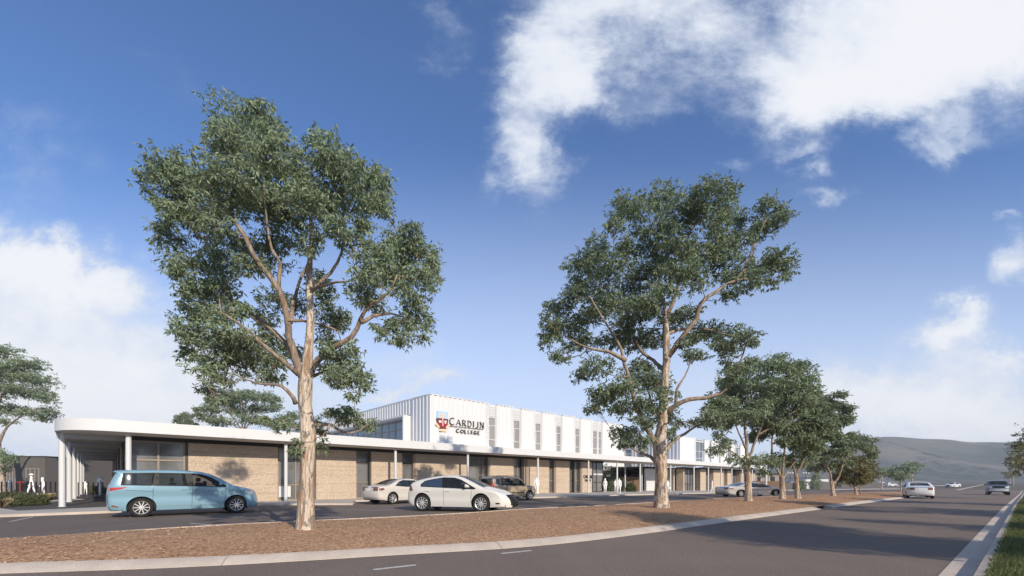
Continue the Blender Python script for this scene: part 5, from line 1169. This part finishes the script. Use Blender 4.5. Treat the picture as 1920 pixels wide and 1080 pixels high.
HATCH = dict(W=.85, sill=.20, r=.305, ra=.365, axles=(.82, 3.42), belt=.98, tum=.36, round=.10, bulge=(.16, .60), cab=(.6, 2.9), seats=(1.35, 2.2), mirror=(2.86, .96), handles=((1.1, .82), (1.98, .82)), spokes=11, spw=(.05, .062), extra=(antenna,), handm='cream', mirm='cream',
  prof=[(.14, .24), (.04, .34), (.0, .52), (.03, .78), (.10, .96), (.22, 1.12), (.55, 1.24), (1.05, 1.345), (1.5, 1.405), (1.9, 1.425), (2.25, 1.41), (2.6, 1.335), (3.0, 1.17), (3.42, .985), (3.65, .92), (4.0, .84), (4.30, .74), (4.54, .63), (4.70, .51), (4.78, .36), (4.72, .20)],
  side=[('quarter_window', [(.80, 1.02), (.78, 1.08), (.93, 1.20), (1.10, 1.245), (1.08, 1.0)]), ('rear_window', [(1.10, 1.0), (1.12, 1.25), (1.70, 1.335), (1.74, .97)]), ('front_window', [(1.90, .965), (1.88, 1.335), (2.2, 1.325), (2.50, 1.25), (2.98, .985), (3.02, .92)]),
        ('trim', [(.76, .985), (.74, 1.08), (.92, 1.225), (1.2, 1.285), (1.75, 1.365), (2.25, 1.35), (2.55, 1.27), (3.22, .93), (3.14, .885), (2.0, .935)]), ('taillight', [(.10, .88), (.16, 1.06), (.24, 1.04), (.36, .84), (.2, .80)]), ('headlight', [(3.72, .725), (3.78, .785), (4.16, .72), (4.46, .60), (4.40, .55)]),
        ('fog_lamp', [(4.06, .32), (4.08, .38), (4.38, .38), (4.40, .32)]), seam(1.80, .28, 1.80, .945), seam(3.0, .36, 3.02, .88)],
  skin=[('back_window', .2, 1.1, 1.12, 1.36, 0, .82), ('taillight', -.1, .2, .82, 1.06, .68, 1), ('plate', -.1, .1, .58, .72, 0, .28), ('windshield', 2.28, 3.46, .97, 1.40, 0, .87), ('headlight', 4.3, 4.62, .56, .72, .74, .97), ('grille', 4.46, 4.9, .30, .67, 0, .80), ('trim', 4.5, 4.8, .22, .29, 0, .7)])
SEDAN = dict(W=.93, sill=.22, r=.34, ra=.395, axles=(1.05, 3.95), belt=1.0, tum=.40, round=.10, bulge=(.20, .34), cab=(1.3, 3.3), seats=(1.75, 2.75), mirror=(3.28, 1.0), handles=((1.75, .86), (2.75, .86)), spokes=7, spw=(.06, .10), tw=.23,
  prof=[(.12, .28), (.03, .40), (.0, .60), (.02, .84), (.08, .99), (.3, 1.04), (.75, 1.07), (1.0, 1.14), (1.4, 1.30), (1.8, 1.415), (2.3, 1.455), (2.75, 1.435), (3.1, 1.32), (3.5, 1.12), (3.75, 1.01), (4.2, .94), (4.6, .84), (4.82, .72), (4.92, .56), (4.95, .38), (4.88, .22)],
  side=[('rear_window', [(1.28, 1.06), (1.55, 1.26), (1.85, 1.35), (2.33, 1.375), (2.36, 1.01)]), ('front_window', [(2.44, 1.01), (2.42, 1.375), (2.75, 1.34), (3.05, 1.24), (3.42, 1.01), (3.40, .98)]), ('trim', [(1.2, 1.05), (1.55, 1.285), (1.9, 1.385), (2.75, 1.365), (3.1, 1.26), (3.58, .985), (3.5, .955), (2.0, .985)]),
        ('taillight', [(.03, .80), (.08, .95), (.34, .94), (.46, .86), (.25, .79)]), ('headlight', [(4.35, .70), (4.42, .80), (4.72, .74), (4.84, .62)]), seam(2.4, .3, 2.4, .98), seam(3.45, .42, 3.50, .95)],
  skin=[('back_window', .85, 1.74, 1.09, 1.41, 0, .87), ('taillight', -.1, .12, .80, .96, .50, 1), ('plate', -.1, .1, .80, .93, 0, .3), ('chrome_strip', -.1, .1, .945, .985, 0, .5), ('windshield', 2.85, 3.72, 1.03, 1.41, 0, .87), ('headlight', 4.6, 4.95, .62, .78, .55, .94), ('grille', 4.7, 5, .46, .74, 0, .4), ('trim', 4.8, 5, .24, .36, 0, .8)])
SUV = dict(SEDAN); SUV.update(W=.89, sill=.26, r=.33, ra=.385, axles=(.72, 3.27), belt=1.02, tum=.13, round=.06, bulge=(.12, .30), cab=(.35, 2.7), seats=(1.25, 2.15), mirror=(2.75, 1.02), handles=((1.25, .88), (2.15, .88)), spokes=5, spw=(.07, .11), extra=(roofrails,), tw=.2,
  prof=[(.10, .30), (.02, .45), (.0, .7), (.03, 1.0), (.12, 1.35), (.2, 1.52), (.4, 1.585), (1.2, 1.61), (2.0, 1.59), (2.4, 1.53), (2.72, 1.32), (2.98, 1.08), (3.2, 1.03), (3.65, .97), (3.9, .88), (4.03, .72), (4.06, .5), (4.05, .36), (3.98, .26)],
  side=[('quarter_window', [(.36, 1.1), (.38, 1.44), (.72, 1.46), (.72, 1.07)]), ('rear_window', [(.86, 1.06), (.86, 1.48), (1.5, 1.48), (1.52, 1.03)]), ('front_window', [(1.62, 1.03), (1.60, 1.48), (2.2, 1.45), (2.42, 1.38), (2.72, 1.04)]), ('trim', [(.82, 1.04), (.82, 1.50), (2.22, 1.475), (2.46, 1.40), (2.82, 1.01), (2.0, 1.0)]),
        ('taillight', [(.02, .8), (.06, 1.25), (.16, 1.25), (.2, .82)]), ('headlight', [(3.58, .80), (3.62, .93), (3.84, .88), (3.95, .76)]), seam(1.56, .3, 1.56, 1.0), seam(2.74, .4, 2.78, 1.0), ('cladding', [(1.15, .50), (1.15, .56), (2.75, .56), (2.75, .50)]), ('trim', [(2.98, .90), (3.0, .95), (3.2, .95), (3.16, .90)])],
  skin=[('back_window', 0, .2, 1.1, 1.48, 0, .85), ('taillight', -.1, .15, .8, 1.28, .8, 1), ('plate', -.1, .1, .6, .74, 0, .3), ('windshield', 2.4, 2.98, 1.08, 1.52, 0, .87), ('headlight', 3.8, 4.1, .74, .92, .55, .94), ('grille', 3.9, 4.2, .5, .66, 0, .6), ('trim', 3.9, 4.2, .28, .42, 0, .8)])
PICK = dict(SEDAN); PICK.update(W=1.0, sill=.42, r=.40, ra=.47, axles=(1.15, 4.70), belt=1.28, tum=.22, round=.08, bulge=(.04, .26), cab=(2.1, 3.9), seats=(2.6, 3.35), mirror=(3.80, 1.30), handles=((2.5, 1.1), (3.4, 1.1)), spokes=5, spw=(.08, .12), tw=.27, mirm='black',
  prof=[(.05, .50), (.0, .70), (.0, 1.28), (.1, 1.32), (1.0, 1.32), (1.9, 1.33), (1.98, 1.6), (2.1, 1.83), (2.5, 1.90), (3.2, 1.89), (3.5, 1.80), (4.05, 1.36), (4.3, 1.31), (5.2, 1.24), (5.5, 1.16), (5.58, .95), (5.62, .72), (5.66, .55), (5.58, .44)],
  side=[('rear_window', [(2.2, 1.36), (2.25, 1.74), (2.85, 1.76), (2.88, 1.33)]), ('front_window', [(2.98, 1.33), (2.96, 1.76), (3.35, 1.72), (3.78, 1.36)]), ('headlight', [(5.2, .95), (5.2, 1.15), (5.42, 1.13), (5.52, .96)]), seam(2.92, .5, 2.92, 1.3)],
  skin=[('windshield', 3.48, 4.02, 1.38, 1.82, 0, .89), ('headlight', 5.3, 5.7, .94, 1.15, .62, .97), ('grille', 5.3, 5.7, .92, 1.17, 0, .55), ('bumper', 5.4, 5.8, .56, .88, 0, 1), ('plate', 5.4, 5.8, .62, .74, 0, .2), ('back_window', 1.9, 2.05, 1.45, 1.8, 0, .8)])
def place(cnt_r, ang, S, sc=1.0): # centre of the rear axle from the contact point of the wheel that faces the viewer (right side)
    h = S['W'] - .11; return Vector((cnt_r.x - math.sin(ang) * h, cnt_r.y + math.cos(ang) * h, cnt_r.z))
g_p = 'cars standing in the car park'
gr, gf = G(265, 969.5), G(447, 961.8); a_ = math.atan2(gf.y - gr.y, gf.x - gr.x)
van = car('parked_van', 'light blue people carrier with black pillared windows, parked at the left before the earth wall', 'van', VAN, place(gr, a_, VAN), a_, 'van_blue', g_p, sx=1.05, mats=dict(rear_window='van_glass', side_window='van_glass'))
gr, gf = G(793, 958.4), G(912, 959.3); a_ = R(-15)
HS = 1.12
HATCH2 = dict(HATCH); HATCH2['r'] *= 1.12; HATCH2['ra'] *= 1.12; HATCH2['W'] *= 1.06
hatch = car('parked_car', 'cream white wedge-shaped hatchback with dark glass and ten-spoke wheels, nearest car in the middle', 'car', HATCH2, place(gr, a_, HATCH2), a_, 'cream', g_p, sx=1.10, sz=1.15, mats=dict(rear_window='blue_glass', quarter_window='blue_glass', lamp_lens='lamp_brown', taillight='lamp_brown'))
gr = G(735, 945.6); a_ = math.atan2(.80, .60)
car('parked_car', 'pearl white saloon seen from its rear corner, tucked behind the cream hatchback', 'car', SEDAN, place(gr, a_, SEDAN), a_, 'pearl', g_p, sx=1.03, sz=1.05, mats=dict(taillight='lamp_brown'))
gf = G(992, 937.3); a_ = math.atan2(.62, .785); sc = 1.06; gr = gf - Vector((math.cos(a_), math.sin(a_), 0)) * (SUV['axles'][1] - SUV['axles'][0]) * sc
car('parked_car', 'bronze boxy wagon with roof rails, half hidden behind the cream hatchback', 'car', SUV, place(gr, a_, SUV), a_, 'bronze', g_p, sx=sc, sz=1.05, mats=dict(quarter_window='blue_glass'))
gr, gf = G(1388, 932), G(1453, 931.6); a_ = math.atan2(gf.y - gr.y, gf.x - gr.x)
SED2 = dict(SEDAN); SED2['r'] = .36; SED2['ra'] = .42; SED2['spokes'] = 9; SED2['spw'] = (.035, .06)
car('parked_car', 'warm silver low sedan standing behind the third tree trunk', 'car', SED2, place(gr, a_, SED2), a_, 'silver', g_p, sx=(gf - gr).length / 2.9, sz=.90, mats=dict(taillight='lamp_brown'))
p = G(1511, 919.5); car('parked_car', 'small white hatchback far off in the car park, tail to the viewer, between two trunks', 'car', HATCH, p + Vector((.2, .9, 0)), math.atan2(.80, .60), 'purewhite', g_p, sx=1.05, sz=1.0, mats=dict(taillight='lamp_brown'))
for px, py, a0, lb, S_ in ((1664, 912.0, 12, 'distant white station wagon left of the round-crowned street tree', HATCH), (1699, 912.3, 8, 'distant white car half hidden behind the round-crowned street tree', SEDAN), (1792, 914, 200, 'distant white low car facing the viewer beyond the junction', SEDAN), (1648, 906.5, 5, 'tiny white car at the dark fence end, farthest left on the flat', SEDAN)):
    p = G(px, py); car('distant_car', lb, 'car', S_, p, R(a0), 'purewhite', 'cars far off on the flat')
p = W(1724.5, HZ, 38.8); p.z = zg(p.x, p.y) + .004; car('white_car', 'white saloon driving away on the road, seen from behind', 'car', SEDAN, p, math.atan2(.79, .61), 'purewhite', 'cars on the road', sz=1.0, mats=dict(taillight='lamp_brown'))
p = W(1868, HZ, 58.5); p.z = zg(p.x, p.y) + .004; car('pickup_truck', 'dark grey pickup truck driving towards the viewer on the road', 'truck', PICK, p, math.atan2(-.72, -.73), 'slate', 'cars on the road', mats=dict(bumper='silver', headlight='lamp_clear'))
# ================================================================ people: plain white figures, drivers
def person(label, loc, ang, h, pose='stand', m='figure', group='white figures around the college', hat=False, dress=False, seed=0, upto=None):
    rr = random.Random(seed); s = h / 1.75
    st = {'stand': (.03, -.03, 0), 'walk': (.26, -.24, .05), 'step': (.14, -.12, .02)}[pose]; lf, lb_, kn = st
    J = {}
    def j(n_, x, y, z, r): J[n_] = (Vector((x * s, y * s, z * s)), r * s)
    j('hip', 0, 0, .94, .135); j('waist', .0, 0, 1.08, .125); j('chest', .02, 0, 1.30, .150); j('neck', .02, 0, 1.475, .058); j('jaw', .035, 0, 1.56, .075); j('head', .03, 0, 1.66, .095)
    for sd, n_, f in ((1, 'l', lf), (-1, 'r', lb_)):
        j('th' + n_, f * .15, sd * .095, .86, .095); j('kn' + n_, f * .55 + kn, sd * .095, .50, .062); j('an' + n_, f - (.0 if f > 0 else .06), sd * .095, .09, .043); j('to' + n_, f + .14, sd * .11, .04, .038)
        af = -f * .9; j('sh' + n_, .01, sd * .185, 1.41, .062); j('el' + n_, af * .35 - .03, sd * .235, 1.14, .046); j('wr' + n_, af * .9 + .05, sd * .235, .90, .033); j('ha' + n_, af * 1.0 + .08, sd * .225, .80, .036)
    if pose == 'stand' and hat == 'wave': J['ell'] = (Vector((.1 * s, .38 * s, 1.28 * s)), .046 * s); J['wrl'] = (Vector((.15 * s, .62 * s, 1.25 * s)), .033 * s); J['hal'] = (Vector((.16 * s, .72 * s, 1.27 * s)), .034 * s)
    if dress:
        J['thl'] = (J['thl'][0], .14 * s); J['thr'] = (J['thr'][0], .14 * s); J['knl'] = (J['knl'][0] + Vector((0, 0, .06)), .12 * s); J['knr'] = (J['knr'][0] + Vector((0, 0, .06)), .12 * s)
    E = [('hip', 'waist'), ('waist', 'chest'), ('chest', 'neck'), ('neck', 'jaw'), ('jaw', 'head')]
    for n_ in 'lr': E += [('hip', 'th' + n_), ('th' + n_, 'kn' + n_), ('kn' + n_, 'an' + n_), ('an' + n_, 'to' + n_), ('chest', 'sh' + n_), ('sh' + n_, 'el' + n_), ('el' + n_, 'wr' + n_), ('wr' + n_, 'ha' + n_)]
    names = list(J)
    if upto:
        names = [n_ for n_ in names if n_[:2] not in ('th', 'kn', 'an', 'to')]; E = [e_ for e_ in E if e_[0] in names and e_[1] in names]
    me = bpy.data.meshes.new('person'); me.from_pydata([J[n_][0] for n_ in names], [(names.index(a), names.index(b_)) for a, b_ in E], [])
    o = bpy.data.objects.new('person', me); COL.objects.link(o)
    bm = bmesh.new(); bm.from_mesh(me); ly = bm.verts.layers.skin.verify()
    for v, n_ in zip(bm.verts, names): v[ly].radius = (J[n_][1], J[n_][1]); v[ly].use_root = n_ == 'hip'
    bm.to_mesh(me); bm.free()
    o.modifiers.new('skin', 'SKIN').use_smooth_shade = True; o.modifiers.new('sub', 'SUBSURF').levels = 2; o.modifiers['sub'].render_levels = 2
    dg = bpy.context.evaluated_depsgraph_get(); m2 = bpy.data.meshes.new_from_object(o.evaluated_get(dg)); bpy.data.objects.remove(o); m2.name = 'person'; m2.materials.clear(); m2.materials.append(M[m])
    o = bpy.data.objects.new('person', m2); COL.objects.link(o); o.location = loc; o.rotation_euler = (0, 0, ang); tag(o, label, 'person', group)
    hc = J['head'][0]; q_ = MB()
    if hat is True:
        q_.lathe([(.20 * s, hc.z + .04 * s), (.19 * s, hc.z + .055 * s), (.11 * s, hc.z + .06 * s), (.10 * s, hc.z + .13 * s), (0, hc.z + .15 * s)], 18, 'z', (hc.x, 0, 0)); q_.build('hat', M[m], o, smooth=40)
    elif dress:
        q_.lathe([(.07 * s, hc.z - .26 * s), (.11 * s, hc.z - .16 * s), (.112 * s, hc.z), (.08 * s, hc.z + .09 * s), (0, hc.z + .11 * s)], 14, 'z', (hc.x - .02 * s, 0, 0)); q_.build('hair', M[m], o, smooth=60)
    return o
def pp(px, py, lift=.1): return G(px, py, lift)
person('white figure striding at the far left by the red panels', pp(19, 922.5, .09), R(10), 1.66, 'walk', seed=1)
person('tall white figure with a hat striding behind the fence', pp(60, 931, .09), R(-150), 1.85, 'walk', hat=True, seed=2)
person('white long-haired figure just right of the tall hatted one', pp(80, 927.5, .09), R(-120), 1.62, 'step', dress=True, seed=3)
person('small white child figure behind the black fence, left of the waving figure', pp(160, 928.5, .09), R(150), 1.33, 'step', seed=4)
person('white figure with an arm stretched out behind the black fence', pp(187, 929.5, .09), R(-100), 1.80, 'stand', hat='wave', seed=5)
person('white figure walking beside the bonnet of the bronze wagon', pp(1006, 926.3), R(-100), 1.72, 'step', seed=6)
person('white figure in a skirt standing at the glazed corner, left of the courtyard', Vector((*W(1134.5, HZ, 53).to_2d(), zg(*W(1134.5, HZ, 53).to_2d()) + .1)), R(-110), 1.68, 'stand', dress=True, seed=7)
person('white figure half hidden behind a column in the courtyard gap', Vector((*W(1154.5, HZ, 53.5).to_2d(), zg(*W(1154.5, HZ, 53.5).to_2d()) + .1)), R(-70), 1.66, 'stand', seed=8)
person('white figure walking just right of the column in the courtyard gap', pp(1161, 926), R(-100), 1.66, 'step', seed=9)
person('white figure holding a bag, right of the second tree trunk', pp(1251.8, 921.3), R(-95), 1.68, 'stand', seed=10)
person('white figure in profile by the far wing, left of the silver sedan', pp(1335, 922), R(-20), 1.66, 'step', seed=11)
b_ = pp(1251.8, 921.3); q_ = MB(); q_.prism([(-.12, 0), (.12, 0), (.10, .22), (-.10, .22)], lambda a, c, d: (a, d, c), -.05, .05); q_.tube([(-.07, 0, .22), (0, 0, .38), (.07, 0, .22)], [.012] * 3, 6); o = q_.build('bag', M['figure'], None); o.location = b_ + Vector((.30, -.05, .38)); tag(o, 'small white bag hanging from the hand of the figure right of the second trunk', 'bag')
def driver(carobj, x, y, z, label):
    loc = carobj.matrix_basis @ Vector((x, y, z)); person(label, loc, carobj.rotation_euler.z, 1.72, 'stand', 'interior', 'drivers', upto=True)
bpy.context.view_layer.update()
driver(van, (2.92 - .98) * 1.05, -.38, -.22, 'dark silhouetted driver at the wheel of the blue van')
driver(hatch, (2.25 - .82) * 1.10, -.36, -.44, 'dark silhouetted driver in the cream hatchback')
# ================================================================ fences, posts
def fence(name, label, a, b_, h, pitch, w, m, top_jitter=0, rails=(.2, .85), picket='picket', group=None, solid=False, z=0.0):
    a, b_ = Vector(a), Vector(b_); d = b_ - a; L_ = d.length; e = empty(name, (a.x, a.y, zg(a.x, a.y) + z), math.atan2(d.y, d.x), label, 'fence', group); n = int(L_ / pitch)
    if solid:
        mb = MB()
        for k in range(n): hh = h * (1 + random.Random(k).uniform(-.012, .012)); mb.box(k * pitch, k * pitch + w, -.012, .012, .02, hh)
        mb.build('paling', M[m], e)
        for k in range(0, n + 1, max(1, int(2.4 / pitch))): q_ = MB(); q_.box(k * pitch, k * pitch + .1, .055, .155, -.3, h - .05); q_.build('post', M[m], e)
    else:
        q_ = MB(); q_.box(0, w, -.03, .03, 0, h); first = q_.build(picket, M[m], e, bevel=.004)
        for k in range(1, n + 1): c = first.copy(); COL.objects.link(c); c.parent = e; c.location = (k * pitch, 0, 0)
    for f in rails: q_ = MB(); q_.box(0, L_, .03 if not solid else .014, .055, h * f - .03, h * f + .03); q_.build('rail', M[m], e)
    return e
A_, B2 = G(2, 936, .09).to_2d(), G(108, 935.5, .09).to_2d()
fence('picket_fence', 'dark picket fence between the shrubs and the first canopy columns', A_, B2, 1.24, .31, .065, 'black_metal', rails=(.06,), group='picket fences by the left buildings', z=.09)
A_, B2 = G(145.5, 935, .09).to_2d(), G(196, 934.2, .09).to_2d()
fence('picket_fence', 'black picket fence under the canopy behind the van tail', A_, B2, 1.20, .27, .06, 'black_metal', rails=(.06,), group='picket fences by the left buildings', z=.09)
A_, B2 = W(1132, HZ, 61.5).to_2d(), W(1199.5, HZ, 64).to_2d()
fence('paling_fence', 'brown timber paling fence closing the courtyard gap', A_, B2, 2.15, .13, .12, 'timber', solid=True, group='timber paling fences')
A_, B2 = W(1412, HZ, 84).to_2d(), W(1474, HZ, 90).to_2d()
fence('paling_fence', 'brown timber paling fence behind the silver sedan', A_, B2, 1.85, .16, .145, 'timber', solid=True, group='timber paling fences')
A_, B2 = W(1474, HZ, 96).to_2d(), W(1655, HZ, 118).to_2d()
fence('paling_fence', 'long grey paling fence along the far side of the car park', A_, B2, 1.6, .22, .19, 'grey_wall', solid=True, group='timber paling fences')
for px, lb in ((1481.5, 'left of two light poles beyond the far fence'), (1511, 'right of two light poles beyond the far fence')):
    p = W(px, HZ, 118); p.z = -.65; e = empty('light_pole', p, 0, lb, 'light pole', 'light poles beyond the fence'); q_ = MB(); q_.tube([(0, 0, 0), (0, 0, 4.0)], [.09, .06], 8); q_.build('pole', M['dark_band'], e, smooth=60); q_ = MB(); q_.box(-.9, .9, -.06, .06, 3.9, 4.0); q_.build('crossbar', M['dark_band'], e)
    for k in range(-1, 2): q_ = MB(); q_.prism([(k * .7 - .2, 4.0), (k * .7 + .2, 4.0), (k * .7 + .16, 4.3), (k * .7 - .16, 4.3)], lambda a, c, d: (a, d, c), -.12, .12); q_.build('lamp', M['white_metal'], e)
p = W(1436.5, HZ, 80); p.z = -.45; e = empty('light_pole', p, 0, 'white pole standing behind the roof of the silver sedan', 'light pole'); q_ = MB(); q_.tube([(0, 0, 0), (0, 0, 4.6)], [.16, .15], 10); q_.build('pole', M['white_metal'], e, smooth=60); q_ = MB(); q_.lathe([(.22, 4.6), (.22, 4.7), (0, 4.72)], 12, 'z'); q_.build('cap', M['white_metal'], e)
# red frames behind the left fence
for x0, x1, lb in ((29.5, 35, 'short red bar frame, left of two by the striding figure'), (36.5, 43.5, 'red post and bar frame, right of two by the tall figure')):
    a, c = W(x0, HZ, 40), W(x1, HZ, 40); e = empty('bike_rack', (a.x, 40, .09), 0, lb, 'bike rack', 'red racks behind the left fence'); w = c.x - a.x; q_ = MB(); q_.box(0, w, 0, .08, 1.12, 1.24); q_.build('top_bar', M['red'], e)
    for xx in ((w - .08,) if x1 < 36 else (0, .14)): q_ = MB(); q_.box(xx, xx + .08, 0, .08, 0, 1.12); q_.build('post', M['red' if xx == 0 else 'dark_band'], e)

# ================================================================ haze: the air between here and the hills
hm = bpy.data.materials.new('haze'); hm.use_nodes = True; hn = hm.node_tree; hn.nodes.clear()
pv = hn.nodes.new('ShaderNodeVolumePrincipled'); pv.inputs['Color'].default_value = (.88, .93, 1.0, 1); pv.inputs['Density'].default_value = .00036; pv.inputs['Anisotropy'].default_value = 0.0
ho = hn.nodes.new('ShaderNodeOutputMaterial'); hn.links.new(pv.outputs[0], ho.inputs['Volume'])
q_ = MB(); q_.box(-930, 1500, -230, 1080, -14, 92); tag(q_.build('haze', hm), kind='stuff')
